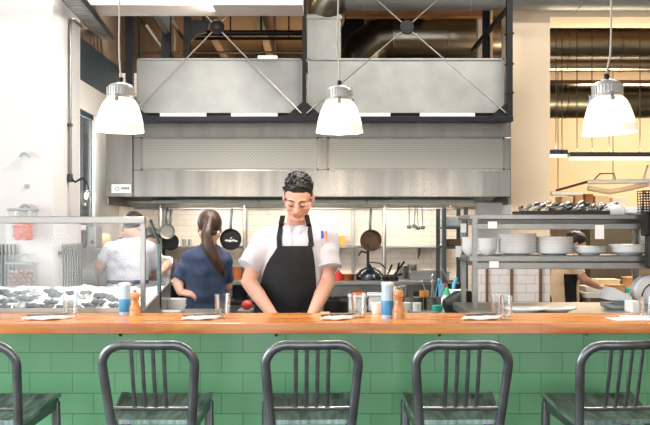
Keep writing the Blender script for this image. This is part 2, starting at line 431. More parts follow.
# unseen dining room: front windows kept below the hood's reflection, one window at left
zs0, zs1 = 0.3, 2.05
xs = [-5,-4.2,-2.2,-1.4,0.6,1.4,3.4,6.5]
for i in range(0,8,2): struct(MB().bx(xs[i],xs[i+1],-3.2,-3.0,0,4.2), 'wall_front', M_white)
for i in range(1,7,2):
    struct(MB().bx(xs[i],xs[i+1],-3.2,-3.0,0,zs0), 'wall_front', M_white); struct(MB().bx(xs[i],xs[i+1],-3.2,-3.0,zs1,4.2), 'wall_front', M_white)
    g = MB()
    for k in range(5):
        x = xs[i] + 0.03 + (xs[i+1]-xs[i]-0.06)*k/4; g.bx(x-0.03,x+0.03,-3.15,-3.05,zs0,zs1)
    for z in (zs0+0.03, 1.2, zs1-0.03): g.bx(xs[i],xs[i+1],-3.14,-3.06,z-0.03,z+0.03)
    struct(g, 'window_%d' % (i//2+2), M_black)
struct(MB().bx(-5.1,-5,-3.2,0.5,0,4.2), 'wall_left', M_white)
struct(MB().bx(-5.1,-5,0.5,6.5,0,0.6), 'wall_left', M_white)
struct(MB().bx(-5.1,-5,0.5,6.5,3.7,4.2), 'wall_left', M_white)
struct(MB().bx(-5.1,-5,6.5,7.75,0,4.2), 'wall_left', M_white)
g = MB()
for k in range(7): g.bx(-5.08,-5.02,0.5+k-0.03 if k else 0.5,0.53+k if k<6 else 6.5,0.6,3.7)
struct(g, 'window_5', M_black)

# ================================================================ BAR COUNTER
bar = thing('bar_counter', 'long wooden bar counter with a green tiled front, stools drawn up to it', 'counter', (0,4.95,0))
put(MB().box((0,4.785,1.0265), (6.4,0.57,0.047), None, 0.004), 'counter_top', M_wood, bar)
M_gtile = mat_tile('green_glazed_tile', (120,186,136), (88,150,106), 0.2045, 0.0981, -0.496+0.2045*20, 0.8725-0.0981*40, 0.0015, 0.2, 0.07, 0.9)
put(MB().bx(-3.2,3.2,4.92,4.98,0,1.002), 'tiled_front', M_gtile, bar)
for px, py in ((120,332),(276,333),(440,333),(586,333)):
    x = X(px,4.9)
    h = MB().box((x,4.914,0.975), (0.012,0.010,0.05), None, 0.003)
    h.tube([(x,4.91,0.97),(x,4.88,0.962),(x,4.87,0.972),(x,4.868,0.985)], 0.004, 8)
    put(h, 'bag_hook', M_steeld if px == 586 else M_black, bar)

# ================================================================ BAR STOOLS
def make_stool(label):
    root = thing('bar_stool', label, 'stool', (0,0,0), 'metal bar stools along the counter')
    W0, W1 = 0.165, 0.191
    def side(s, t):      # t: 0 floor .. 1 shoulder of the back
        return None
    def yb(z):           # lean of the back legs
        return -0.165 - (0.10*max(0, z-0.62)/0.38 if z > 0.62 else -0.0) - 0.05*max(0, 0.62-z)/0.62
    def xb(z): return W0 + (W1-W0)*max(0,(z-0.62))/0.30 if z > 0.62 else W0 + 0.035*(0.62-z)/0.62
    zt, rc = 0.992, 0.088
    pts = []
    for k in range(12): z = 0.0 + (zt-rc)*k/11; pts.append((-min(xb(z),W1), yb(z), z))
    for k in range(1,9):
        a = PI/2*k/8; z = zt-rc + rc*math.sin(a); pts.append((-W1+rc-rc*math.cos(a), yb(z), z))
    left = pts; right = [(-x,y,z) for x,y,z in reversed(pts)]
    mid = [( -W1+rc + (2*(W1-rc))*k/6, yb(zt)-0.012*math.sin(PI*k/6), zt) for k in range(1,6)]
    put(MB().tube(left+mid+right, 0.0198, 16, flat=0.8), 'back_frame', M_stool, root)
    for x in (-0.066,-0.022,0.022,0.066):
        sl = MB()
        sl.tube([(x*0.98,yb(0.72)+0.002,0.722),(x,yb(0.8)-0.006,0.80),(x,yb(0.88)-0.007,0.88),(x*1.02,yb(0.985)-0.006,0.985)], 0.0085, 8, flat=0.6)
        put(sl, 'slat', M_stool, root)
    put(MB().tube([(-xb(0.72)+0.01,yb(0.72),0.722),(0,yb(0.72)-0.01,0.722),(xb(0.72)-0.01,yb(0.72),0.722)], 0.0085, 8), 'cross_bar', M_stool, root)
    # saddle seat: front lip high, dished, falling to the back
    P = []; n = 14
    for i in range(n+1):
        v = i/n; row = []
        hw = 0.180 + 0.026*v
        for j in range(n+1):
            u = 2*j/n-1
            yy = -0.155 + 0.365*v - 0.012*(u*u)*(v>0.5)
            zz = 0.668 + 0.062*v**1.3 - 0.016*math.sin(PI*min(1,v*1.05))*(1-u*u) + 0.010*abs(u)**3*v - 0.012*(v>0.97)
            row.append((u*hw, yy, zz))
        P.append(row)
    st = put(MB().grid(P, (0,0,-0.018)), 'seat', M_seat, root, angle=60)
    ap = MB()
    for s in (-1,1):
        ap.prism([(s*0.172,-0.15,0.648),(s*0.198,0.195,0.708),(s*0.198,0.195,0.662),(s*0.172,-0.15,0.612)], (-s*0.012,0,0))
    ap.prism([(-0.194,0.19,0.70),(0.194,0.19,0.70),(0.194,0.19,0.66),(-0.194,0.19,0.66)], (0,-0.012,0))
    put(ap, 'seat_rail', M_stool, root)
    for s in (-1,1):
        put(MB().tube([(s*0.187,0.183,0.692),(s*0.190,0.19,0.5),(s*0.205,0.205,0.0)], 0.021, 8, flat=0.8), 'front_leg', M_stool, root)
        put(MB().tube([(s*0.196,0.178,0.24),(s*0.187,-0.19,0.24)], 0.010, 8), 'side_stretcher', M_stool, root)
    put(MB().tube([(-0.196,0.176,0.28),(0.196,0.176,0.28)], 0.011, 8), 'foot_rest', M_stool, root)
    put(MB().tube([(-0.185,-0.19,0.28),(0.185,-0.19,0.28)], 0.010, 8), 'rear_stretcher', M_stool, root)
    return root
spots = [(-22,-0.12,0.015,'grey metal bar stool at the far left, half out of the picture'),
         (149.5,-0.03,0.0,'grey metal bar stool below the left-hand canister and pepper mill'),
         (309,0.05,0.0,'grey metal slat-back bar stool directly in front of the chef in the black apron'),
         (461,0.03,0.015,'grey metal bar stool, second from the right along the counter'),
         (619,0.12,0.018,'grey metal bar stool at the far right, cut by the edge')]
st0 = make_stool(spots[0][3])
kid_cache = None
for i,(px,rz,dz,lb) in enumerate(spots):
    o = st0 if i == 0 else copy_tree(st0, label=lb)
    o.location = (X(px,4.175), 4.43, 0); o.rotation_euler = (0,0,rz)

# ================================================================ PENDANT LAMPS
def lampmat():
    m = bpy.data.materials.new('lit_frosted_glass'); m.use_nodes = True
    nt = m.node_tree; n = nt.nodes; l = nt.links; b = n['Principled BSDF']
    b.inputs['Base Color'].default_value = lin((205,196,184)); b.inputs['Roughness'].default_value = 0.35
    b.inputs['Emission Color'].default_value = lin((255,238,214)); b.inputs['Emission Strength'].default_value = LAMP_E
    nz = n.new('ShaderNodeTexNoise'); nz.inputs['Scale'].default_value = 30
    bp = n.new('ShaderNodeBump'); bp.inputs['Strength'].default_value = 0.05; l.new(nz.outputs['Fac'], bp.inputs['Height']); l.new(bp.outputs['Normal'], b.inputs['Normal'])
    return m
LAMP_E = 1.0
M_shade_lit = lampmat()
M_bulb = mat('glowing_bulb', (255,244,226), 0.4, emit=(255,232,200), estr=9)
def make_pendant():
    root = thing('pendant_lamp', '', 'lamp', (0,0,0), 'industrial pendant lamps over the counter')
    prof = [(0.058,0.150),(0.068,0.144),(0.078,0.131),(0.088,0.110),(0.0985,0.078),(0.1055,0.050),(0.109,0.032)]
    inn = [(r-0.004,z) for r,z in reversed(prof)]
    put(MB().lathe(prof+inn+[prof[0]], seg=48), 'glass_shade', M_shade_lit, root, angle=60)
    lip = [(0.109,0.032),(0.1125,0.012),(0.115,0.002),(0.113,-0.003),(0.109,0.0),(0.106,0.012),(0.104,0.032),(0.109,0.032)]
    put(MB().lathe(lip, seg=48), 'glass_lip', mat('pale_glass_lip', (226,220,210), 0.15, 0, 0.03, 8, coat=0.5, emit=(255,236,212), estr=0.55), root)
    put(MB().ball((0,0,0.085), (0.032,0.032,0.045)).cyl((0,0,0.11),(0,0,0.151),0.02), 'bulb', M_bulb, root)
    c = MB().lathe([(0,0.151),(0.062,0.151),(0.065,0.155),(0.063,0.162),(0.060,0.164),(0.060,0.200),(0.050,0.214),(0.022,0.224),(0.012,0.227),(0,0.227)], seg=40)
    for k in range(28):
        a = 2*PI*k/28; c.box((0.0615*math.cos(a),0.0615*math.sin(a),0.182), (0.006,0.005,0.036), (0,0,a))
    put(c, 'lamp_cap', mat('cast_lamp_cap', (205,203,198), 0.4, 0.6, 0.1, 12) if 'cast_lamp_cap' not in bpy.data.materials else bpy.data.materials['cast_lamp_cap'], root)
    for k in range(3):
        a = 2*PI*k/3 + 0.5; u = Vector((math.cos(a),math.sin(a),0))
        q = MB().box(u*0.072+Vector((0,0,0.148)), (0.012,0.014,0.036), (0,0,a), 0.002)
        q.cyl(u*0.070+Vector((0,0,0.14)), u*0.092+Vector((0,0,0.14)), 0.006)
        put(q, 'shade_clip', M_steeld, root)
    put(MB().cyl((0,0,0.226),(0,0,0.248),0.010), 'cord_grip', M_black, root)
    return root
pl = make_pendant()
lamps = []
for i,(px,py,Y,s,dx,lb) in enumerate(((119.5,131,4.75,1,0.0,'glowing white glass pendant lamp hanging at the left, above the pepper mill'),
                              (339.5,132,4.95,1,-0.006,'glowing white glass pendant lamp hanging in the middle, above the chef'),
                              (610,133,4.3,1,0.004,'glowing white glass pendant lamp hanging at the right, above the plate shelves'))):
    o = pl if i == 0 else copy_tree(pl)
    o['label'] = lb
    o.rotation_euler = (0, R((1.5,0,-3.5)[i]), 0)
    p = at(px,py,Y); o.location = p
    lamps.append((o,p,dx))
    # its light
    L = bpy.data.lights.new('pendant_glow', 'POINT'); L.energy = 9; L.color = (1,0.84,0.66); L.shadow_soft_size = 0.05
    lo = bpy.data.objects.new('pendant_glow', L); COL.objects.link(lo); lo.location = p+Vector((0,0,-0.03))

for i,(o,p,dx) in enumerate(lamps):
    cz = 4.2 - p.z
    pts = [Vector((0,0,0.25)),Vector((dx*0.3,0,0.33)),Vector((dx*1.6-0.002,0,0.42)),Vector((dx*1.2,0,0.55)),Vector((0,0,0.9)),Vector((0,0,cz))]
    WO[o] = p
    RI = Euler(o.rotation_euler).to_matrix().inverted(); pts = [RI @ q if k else q for k,q in enumerate(pts)]
    put(MB().tube([p+q for q in pts], 0.0042, 8), 'cord', mat('pale_cord_%d'%i, (190,180,166), 0.6), o)

# ================================================================ EXTRACTOR HOOD
HX0, HX1 = X(106,8.0), X(511,8.0); HZ0, HZ1 = Z(197,8.0), Z(120,8.0)
xm = X(133,8.0)
hood = thing('extractor_hood', 'long stainless steel extractor hood over the cooking line', 'hood', ((HX0+HX1)/2,8.6,HZ0))
def panel(x0,x1,z0,z1,y=8.0,d=0.03,b=0.004): return MB().bx(x0,x1,y,y+d,z0,z1,b)
za, zb = Z(137.5,8.0), Z(170,8.0)
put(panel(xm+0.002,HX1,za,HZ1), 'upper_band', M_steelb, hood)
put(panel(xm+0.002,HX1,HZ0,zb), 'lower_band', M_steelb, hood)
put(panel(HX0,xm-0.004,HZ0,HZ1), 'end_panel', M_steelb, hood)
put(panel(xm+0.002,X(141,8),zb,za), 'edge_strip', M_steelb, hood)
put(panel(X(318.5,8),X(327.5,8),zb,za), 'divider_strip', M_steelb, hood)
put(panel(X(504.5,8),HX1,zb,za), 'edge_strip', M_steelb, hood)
M_perf = mat_perf('slotted_steel', (152,149,140), (128,125,118))
for a,b in ((141,318.5),(327.5,504.5)):
    put(panel(X(a,8),X(b,8),zb,za,8.012,0.015,0), 'slotted_panel', M_perf, hood)
    f = MB(); x0,x1 = X(a,8),X(b,8)
    f.bx(x0,x1,8.002,8.012,za-0.012,za).bx(x0,x1,8.002,8.012,zb,zb+0.012).bx(x0,x0+0.012,8.002,8.012,zb,za).bx(x1-0.012,x1,8.002,8.012,zb,za)
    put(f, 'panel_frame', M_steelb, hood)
sh = MB().bx(HX0,HX1,8.03,9.2,HZ1-0.02,HZ1).bx(HX0,HX0+0.015,8.03,9.2,1.66,HZ1-0.02).bx(HX1-0.015,HX1,8.03,9.2,1.66,HZ1-0.02).bx(HX0,HX1,9.18,9.2,1.645,HZ1)
put(sh, 'hood_casing', M_steeld, hood)
# slanting filters, front gutter and the lamp trough under the hood
def zf(y): return HZ0+0.012 + (1.66-HZ0-0.012)*(y-8.03)/1.15
fl = MB()
nf = 7
for k in range(nf):
    x0 = HX0+0.03+(HX1-HX0-0.06)*k/nf; x1 = x0+(HX1-HX0-0.06)/nf-0.012
    fl.prism([(x0,8.06,zf(8.06)+0.02),(x1,8.06,zf(8.06)+0.02),(x1,8.75,zf(8.75)+0.02),(x0,8.75,zf(8.75)+0.02)], (0,0,0.03))
put(fl, 'grease_filters', M_steeldk, hood)
put(MB().prism([(HX0+0.02,8.75,zf(8.75)),(HX0+0.02,9.17,zf(9.17)),(HX0+0.02,9.17,zf(9.17)+0.05),(HX0+0.02,8.75,zf(8.75)+0.05)], (HX1-HX0-0.04,0,0)), 'rear_trough', M_steeld, hood)
M_lens = mat('hood_lamp_lens', (140,156,148), 0.3, emit=(255,236,206), estr=0.03)
M_tube = mat('lit_tube', (255,246,230), 0.4, emit=(255,240,214), estr=2.5)
for k,xc in enumerate((-1.0,-0.1,0.8)):
    put(MB().bx(xc-0.44,xc+0.44,8.50,8.64,zf(8.6)-0.012,zf(8.6)+0.01,0.004), 'lamp_lens', M_lens, hood)
    L = bpy.data.lights.new('hood_light','AREA'); L.shape='RECTANGLE'; L.size=0.6; L.size_y=0.06; L.energy=7; L.color=(1,0.9,0.78)
    lo = bpy.data.objects.new('hood_light', L); COL.objects.link(lo); lo.location=(xc,8.6,1.63); lo.rotation_euler=(R(35),0,0)
# maker's plate: ring emblem and dark bars
npl = put(MB().bx(X(111.5,7.99),X(131,7.99),7.992,8.0,Z(193,8),Z(184.5,8),0.002), 'maker_plate', M_whitepl, hood)
q = MB().lathe([(0.012,0),(0.017,0),(0.017,0.003),(0.012,0.003),(0.012,0)], (X(117.5,8),7.9925,Z(188.8,8)), 24, (R(90),0,0))
put(q, 'ring_emblem', mat('plate_grey_ink', (110,116,124), 0.5), npl)
q = MB()
for k in range(5): q.bx(X(121.6+k*1.6,8),X(122.7+k*1.6,8),7.9905,7.993,Z(189.6-0.2*(k%2),8),Z(187.2,8))
put(q, 'lettering', mat('plate_dark_ink', (70,74,84), 0.5), npl)

# ================================================================ AIR BOXES + BLACK FRAME
M_box = M_galv
for a,b,lb in ((137,302.5,'large galvanised sheet metal air box above the hood on the left'),(308,504,'large galvanised sheet metal air box above the hood on the right')):
    x0,x1 = X(a,7.92),X(b,7.92); z0,z1 = Z(113,7.92),Z(58.5,7.92)
    bx_ = thing('supply_air_box', lb, 'duct', ((x0+x1)/2,8.3,z0), 'sheet metal air boxes above the hood')
    put(MB().bx(x0,x1,7.92,8.7,z0,z1,0.006), 'box_casing', M_box, bx_)
    f = MB().bx(x0,x1,7.905,7.92,z1-0.014,z1).bx(x0,x1,7.905,7.92,z0,z0+0.010).bx(x0,x0+0.012,7.905,7.92,z0,z1).bx(x1-0.012,x1,7.905,7.92,z0,z1)
    put(f, 'flange', M_galv, bx_)
    n = 2
    for k in range(2):
        c0 = a + (b-a)*(0.14+0.43*k); c1 = c0 + (b-a)*0.28
        put(MB().bx(X(c0,7.9),X(c1,7.9),7.88,7.92,Z(117.5,7.9),Z(113.2,7.9),0.003), 'outlet_strip', M_whitepl, bx_)
fr = thing('black_steel_frame', 'black steel frame of posts, rail and gussets carrying the air boxes', 'frame', (X(320,7.8),7.8,2.28))
zc0, zc1 = Z(122,7.8), Z(117.2,7.8)
put(MB().bx(X(128,7.8),X(512,7.8),7.74,7.86,zc0,zc1,0.003), 'bottom_rail', M_black, fr)
put(MB().bx(X(128,7.8),X(512,7.8),7.93,7.95,zc0+0.01,Z(113,7.93)-0.002,0), 'gap_backing', M_black, fr)  # black backing sheet put in for the dark gap under the boxes
for px,w_ in ((130,0.054),(304.3,0.03),(509,0.044)):
    x = X(px,7.8); p = MB().bx(x-w_/2,x+w_/2,7.76,7.82,zc1,3.75)
    if px != 304.3:
        for z in (2.5,2.72,2.95): p.bx(x-w_/2-0.008,x+w_/2+0.008,7.755,7.825,z-0.006,z+0.006)
    put(p, 'post', M_black, fr)
for px,s,wd in ((304.3,-1,19),(304.3,1,19),(509,-1,20),(130,1,20)):
    x = X(px,7.8); put(MB().prism([(x,7.775,zc1),(x+s*X(325+wd,7.8),7.775,zc1),(x,7.775,zc1+0.125)], (0,0.012,0)), 'gusset', M_black, fr)
for c,l_,r_ in ((217,134,301),(407,307,506)):
    ctr = at(c,27,7.76)
    d = MB().lathe([(0.020,-0.012),(0.052,-0.012),(0.056,0),(0.052,0.012),(0.020,0.012),(0.020,-0.012)] if c == 217 else [(0,-0.012),(0.050,-0.012),(0.056,0),(0.050,0.012),(0,0.012)], ctr, 32, (R(90),0,0))
    put(d, 'brace_hub', M_black, fr)
    for ex,ey in ((l_,113),(r_,113),(2*c-l_,-62),(2*c-r_,-62)):
        e = at(ex,ey,7.76); dr = (e-ctr).normalized()
        put(MB().cyl(ctr+dr*0.05, e, 0.0055, seg=8), 'brace_rod', M_rod, fr)
# ================================================================ DUCTS, PIPES, STRUTS OVERHEAD
def rings(mb, x0, x1, y, z, r, n):
    for k in range(n+1):
        x = x0+(x1-x0)*k/n; mb.lathe([(r,-0.008),(r+0.006,-0.004),(r+0.006,0.004),(r,0.008)], (x,y,z), 32, (0,R(90),0))
# rectangular riser between the two boxes
t = thing('rectangular_duct', 'upright square sheet metal duct rising between the two air boxes', 'duct', (X(322,8.3),8.3,2.8))
put(MB().bx(X(307,8.1),X(341,8.1),8.1,8.7,2.785,Z(14,8.1),0.006), 'duct_body', M_galv, t)
put(MB().bx(X(305.5,8.1),X(342,8.1),8.09,8.71,Z(19,8.1),Z(16,8.1)).bx(X(305.5,8.1),X(342,8.1),8.09,8.71,2.785,2.81), 'duct_flange', M_galv, t)
# big horizontal round duct across the top right
zc = Z(-9,8.1)
t = thing('round_duct', 'wide galvanised round duct crossing the top right, nearest the ceiling', 'duct', (2.2,8.1,zc-0.15))
m = MB().cyl((X(345,8.1),8.1,zc),(5.5,8.1,zc),0.15,seg=40)
rings(m, 0.3, 5.4, 8.1, zc, 0.15, 6); put(m, 'duct_run', M_galv, t)
xe_ = X(348,8.1); el = [(xe_,8.1,zc)] + [(xe_-0.17*math.sin(a),8.1+0.15*(1-math.cos(a)),zc-0.17*(1-math.cos(a))) for a in [PI/2*k/8 for k in range(1,9)]] + [(xe_-0.17,8.28,Z(14,8.1)+0.006)]
put(MB().tube(el, 0.148, 32), 'duct_elbow', M_duct, t)
# dark round duct behind the braces, with a segmented elbow at its left end
zc = Z(37,10.2)
t = thing('round_duct', 'dark round metal duct with a segmented elbow seen behind the right-hand braces', 'duct', (X(430,10.2),10.2,zc-0.2))
m = MB().cyl((X(392,10.2),10.2,zc),(X(500,10.2),10.2,zc),0.205,seg=40); rings(m, X(392,10.2), X(500,10.2), 10.2, zc, 0.205, 2)
for x_ in (0.75,1.5): m.bx(x_-0.015,x_+0.015,10.19,10.21,zc+0.19,3.745)
put(m, 'duct_run', M_duct, t)
xa = X(392,10.2); el = [(xa,10.2,zc)]
for k in range(1,5):
    a = PI/2*k/4; el.append((xa-0.34*math.sin(a),10.2,zc-0.34*(1-math.cos(a))))
el.append((xa-0.34,10.2,zc-0.7))
put(MB().tube(el, 0.205, 32), 'duct_elbow', M_duct_dk, t, angle=12)
struct(MB().bx(X(340,10.9),X(492,10.9),10.9,11.0,2.6,3.74), 'wall_back', M_black)
# ducts over the back kitchen on the right
for k,(py,r,Y,lb,mt) in enumerate(((46,0.17,9.7,'broad round steel duct, the upper one above the back kitchen',M_duct),
                       (66,0.055,9.5,'thin steel pipe between the two broad ducts above the back kitchen',M_duct),
                       (101,0.175,10.4,'broad round steel duct, the lower one behind the right pendant lamp',M_duct_dk))):
    z = Z(py,Y); m = MB().cyl((X(545,Y),Y,z),(5.8,Y,z),r,seg=40); rings(m, X(545,Y)+0.2, 5.7, Y, z, r, 7)
    tag(put(m,'round_duct' if k != 1 else 'steel_pipe',mt), lb, 'duct' if k != 1 else 'pipe')
struct(MB().bx(XR2,6.3,10.7,10.8,Z(84,10.7),Z(80,10.7)), 'trim_8', M_trimw)
# thin threaded hangers in front of those ducts
for px,b in ((562,158),(577,152),(592,156),(640,156)):
    tag(put(MB().cyl((X(px,9.3),9.3,Z(b,9.3)),(X(px,9.3),9.3,3.75),0.0045,seg=8),'hanger_rod',M_steeldk), {562:'thin black hanger rod at the left of the opening over the back kitchen',577:'thin black hanger rod, second from the left over the back kitchen',592:'thin black hanger rod just left of the right pendant lamp',640:'thin black hanger rod near the right edge, behind the right pendant lamp'}[px], 'rod', 'hanger rods over the back kitchen')
# conduits, pipes and black steel above the left air box
def simple(mb, name, m, label, cat, group=None, **k):
    return tag(put(mb, name, m, **k), label, cat, group)
simple(MB().bx(X(161,9.0),X(170,9.0),9.0,9.08,2.75,3.75), 'steel_post', M_black, 'thick black steel post behind the left air box under the white beam', 'post')
q = MB().bx(X(183.5,9.6),X(190,9.6),9.6,9.68,2.75,3.76)
q.prism([(X(184,9.6),9.61,Z(48,9.6)),(X(184,9.6),9.61,Z(20,9.6)),(X(208,9.6),9.61,Z(20,9.6)),(X(206,9.6),9.61,Z(32,9.6)),(X(197,9.6),9.61,Z(34,9.6))], (0,0.05,0))
simple(q, 'steel_post', M_black, 'thinner black steel post with a bracket head behind the left air box', 'post')
simple(MB().cyl((X(190,9.8),9.8,Z(33,9.8)),(X(303,9.8),9.8,Z(33,9.8)),0.028).bx(-0.62,-0.6,9.79,9.81,Z(33,9.8),3.76).bx(-1.17,-1.15,9.79,9.81,Z(33,9.8),3.76), 'black_pipe', M_black, 'thick black horizontal pipe under the joists, above its thinner twin', 'pipe', 'pipes above the left air box')
simple(MB().cyl((X(190,10.0),10.0,Z(38.5,10)),(X(303,10),10.0,Z(38.5,10)),0.015).bx(-0.36,-0.345,9.995,10.005,Z(38.5,10),3.76).bx(-0.93,-0.915,9.995,10.005,Z(38.5,10),3.76), 'black_pipe', M_black, 'thinner black horizontal pipe just below the thick black one', 'pipe', 'pipes above the left air box')
simple(MB().cyl((X(136,10.2),10.2,Z(52.5,10.2)),(X(303,10.2),10.2,Z(52.5,10.2)),0.012).bx(-0.505,-0.49,10.195,10.205,Z(52.5,10.2),3.76).bx(-1.5,-1.485,10.195,10.205,Z(52.5,10.2),3.76), 'grey_pipe', M_steeld, 'thin grey pipe running just above the left air box', 'pipe', 'pipes above the left air box')
t=thing('batten_light','small lit batten light far back above the left air box','lamp',(X(267,10.6),10.63,Z(58,10.6)))
put(MB().bx(X(258,10.6),X(277,10.6),10.6,10.66,Z(58,10.6),Z(55.8,10.6)),'diffuser',M_tube,t)
for px in (262,273): put(MB().bx(X(px,10.6),X(px+0.5,10.6),10.62,10.63,Z(55.8,10.6),3.75),'hanger',M_black,t)
simple(MB().tube([at(143,-2,7.6),at(166,32,9.0)],0.035,4), 'steel_strut', M_black, 'dark slanting strut left of the thick black post', 'strut', 'slanting struts at top left')
simple(MB().tube([at(146,25,9.0),at(165,52,9.1)],0.014,6), 'steel_strut', M_rod, 'thin pale slanting rod at the foot of the thick black post', 'strut', 'slanting struts at top left')
simple(MB().tube([at(172,20,9.2),at(186,44,9.8)],0.02,4), 'steel_strut', M_steeld, 'slanting strut between the two black posts', 'strut', 'slanting struts at top left')
simple(MB().tube([at(134,-5,8.4),at(139,22,8.4),at(139,60,8.4)],0.008,6), 'cable', M_black, 'thin dark cable hanging beside the left frame post', 'cable')
simple(MB().tube([at(486,8,8.6),at(486,60,8.6)],0.032,4), 'steel_post', M_black, 'short black upright behind the right air box, beside the cream pier', 'post')
simple(MB().tube([at(508,8,7.9),at(473,50,9.0)],0.024,6), 'steel_strut', M_black, 'black slanting brace at the top of the right frame post', 'strut')
# cable tray and conduit at the top left
t = thing('cable_tray', 'grey slotted cable tray running back along the ceiling at top left', 'tray', at(86,20,8.2))
P0,P1 = (62,-2,6.4),(105,40,8.9)
a0,a1 = at(58,-4,6.3), at(98,39,8.7); b0,b1 = at(78,-4,6.3), at(113,40,8.7)
for nm,(u0,u1) in (('side_rail',(a0,a1)),('side_rail',(b0,b1))):
    put(MB().tube([u0+Vector((0,0,0.02)),u1+Vector((0,0,0.02))],0.022,4), nm, M_black, t)
q = MB()
for k in range(20):
    f0,f1 = k/20, (k+0.72)/20
    q.prism([a0.lerp(a1,f0),b0.lerp(b1,f0),b0.lerp(b1,f1),a0.lerp(a1,f1)],(0,0,0.006))
put(q,'tray_slats',M_galv,t)
t = thing('wall_lamp', 'clear-glass gooseneck wall lamp at the end of a grey conduit on the left pier', 'lamp', at(72,180,7.4))
Yc = 7.4; xs_ = X(53,7.0)+0.018
c0 = Vector((xs_,Yc,Z(178,Yc)))
put(MB().tube([c0,(xs_,Yc,Z(40,Yc)),(xs_,Yc,Z(26,Yc)),(xs_,Yc+0.02,Z(19,Yc)),(xs_,Yc+0.09,Z(17,Yc)),(xs_,Yc+0.22,Z(17,Yc)+0.0),(xs_,Yc+0.34,Z(17,Yc))],0.0115,10), 'conduit', M_steeld, t)
put(MB().box(c0,(0.03,0.06,0.06),None,0.008).box((xs_,Yc,Z(125,Yc)),(0.03,0.045,0.02)), 'junction_box', M_steeldk, t)
arm = [c0,c0+Vector((0.04,-0.01,-0.03)),c0+Vector((0.075,-0.02,-0.01)),c0+Vector((0.10,-0.02,0.0)),c0+Vector((0.118,-0.02,-0.03)),c0+Vector((0.12,-0.02,-0.07))]
put(MB().tube(arm,0.008,10), 'arm', M_black, t)
e = arm[-1]
put(MB().lathe([(0,0.02),(0.016,0.02),(0.02,0.0),(0.026,-0.02),(0,-0.02)], e, 20), 'lamp_holder', M_steeldk, t)
put(MB().lathe([(0.024,-0.02),(0.036,-0.05),(0.038,-0.10),(0.02,-0.13),(0,-0.135)], e, 20), 'glass_globe', M_glass, t)
put(MB().ball(e+Vector((0,0,-0.06)),(0.016,0.016,0.026)), 'bulb', mat('frosted_bulb',(246,240,226),0.4,emit=(255,236,206),estr=1.5), t)
# ================================================================ TABLE-TOP HELPERS
CT = 1.05
def tumbler(px, py, h, r, label):
    Y = 0.41*F/(py-HY); x = X(px,Y)
    p = [(0,0.0),(r*0.72,0.0),(r*0.78,0.004),(r,h),(r-0.0022,h),(r*0.76-0.002,0.014),(0,0.012)]
    g = MB().lathe(p, (x,Y,CT), 40)
    for k in range(10):
        a = 2*PI*k/10; g.cyl((x+r*0.775*math.cos(a),Y+r*0.775*math.sin(a),CT+0.004),(x+r*0.93*math.cos(a),Y+r*0.93*math.sin(a),CT+h*0.68),0.0022,0.0012,6)
    return tag(put(g,'water_glass',M_glass,angle=50), label, 'glass', 'water glasses on the counter')
def canister(px, py, h, r, label):
    Y = 0.41*F/(py-HY); x = X(px,Y)
    t = thing('salt_canister', label, 'canister', (x,Y,CT), 'canisters on the counter')
    put(MB().lathe([(0,0),(r,0),(r,h-0.006),(r-0.003,h-0.004),(0,h-0.004)],(x,Y,CT),32), 'tube', mat('pale_blue_card',(176,204,226),0.45,0,0.04,8) if 'pale_blue_card' not in bpy.data.materials else bpy.data.materials['pale_blue_card'], t)
    put(MB().lathe([(r+0.0006,h*0.10),(r+0.0012,h*0.11),(r+0.0012,h*0.50),(r+0.0006,h*0.51),(r-0.002,h*0.51),(r-0.002,h*0.10)],(x,Y,CT),32), 'blue_label', mat('mid_blue_label',(58,142,196),0.4,0,0.12,30) if 'mid_blue_label' not in bpy.data.materials else bpy.data.materials['mid_blue_label'], t)
    put(MB().lathe([(0,h-0.006),(r+0.0016,h-0.006),(r+0.0016,h+0.004),(r-0.003,h+0.006),(0,h+0.005)],(x,Y,CT),32), 'cap', M_whitepl, t)
    return t
def mill(px, py, h, r, label):
    Y = 0.41*F/(py-HY); x = X(px,Y)
    t = thing('pepper_mill', label, 'mill', (x,Y,CT), 'pepper mills on the counter')
    s = h/0.125
    put(MB().lathe([(0,0),(r,0),(r,0.010*s),(r*0.94,0.014*s),(r*0.96,0.022*s),(r*0.90,0.025*s),(r*0.96,0.030*s),(r*0.80,0.05*s),(r*0.58,0.066*s),(r*0.56,0.072*s),(r*0.74,0.078*s),(r*0.74,0.081*s),(r*0.6,0.083*s),(0,0.083*s)],(x,Y,CT),32), 'body', M_walnut, t)
    put(MB().lathe([(0,0.0835*s),(r*0.62,0.0835*s),(r*0.80,0.088*s),(r*0.86,0.096*s),(r*0.80,0.103*s),(r*0.58,0.109*s),(r*0.36,0.112*s),(0,0.113*s)],(x,Y,CT),32), 'head', M_walnut, t)
    put(MB().lathe([(0,0.1125*s),(r*0.2,0.1125*s),(r*0.34,0.118*s),(r*0.22,0.125*s),(0,0.126*s)],(x,Y,CT),16), 'top_knob', M_steel, t)
    return t
tumbler(70.5,316.5,0.118,0.038,'ribbed water glass at the far left of the counter, before the ice bed')
tumbler(222.5,318,0.112,0.038,'ribbed water glass right of the woman in denim')
tumbler(359,317.5,0.112,0.038,'ribbed water glass just left of the taller blue canister, right of the chef')
tumbler(496.5,317,0.105,0.030,'left one of the two water glasses standing together before the plate shelves')
tumbler(506,319.5,0.108,0.031,'right one of the two water glasses standing together before the plate shelves')
tumbler(646,318,0.098,0.034,'water glass at the right edge of the counter behind the papers')
canister(125,314.5,0.148,0.0275,'blue and white salt canister at the left, in front of the white-shirted cook')
canister(387.5,318,0.160,0.0275,'blue and white salt canister right of the chef, beside the right-hand pepper mill')
mill(135,315.5,0.125,0.029,'turned wooden pepper mill beside the left canister')
mill(398.5,318.5,0.150,0.030,'turned wooden pepper mill beside the right-hand canister')
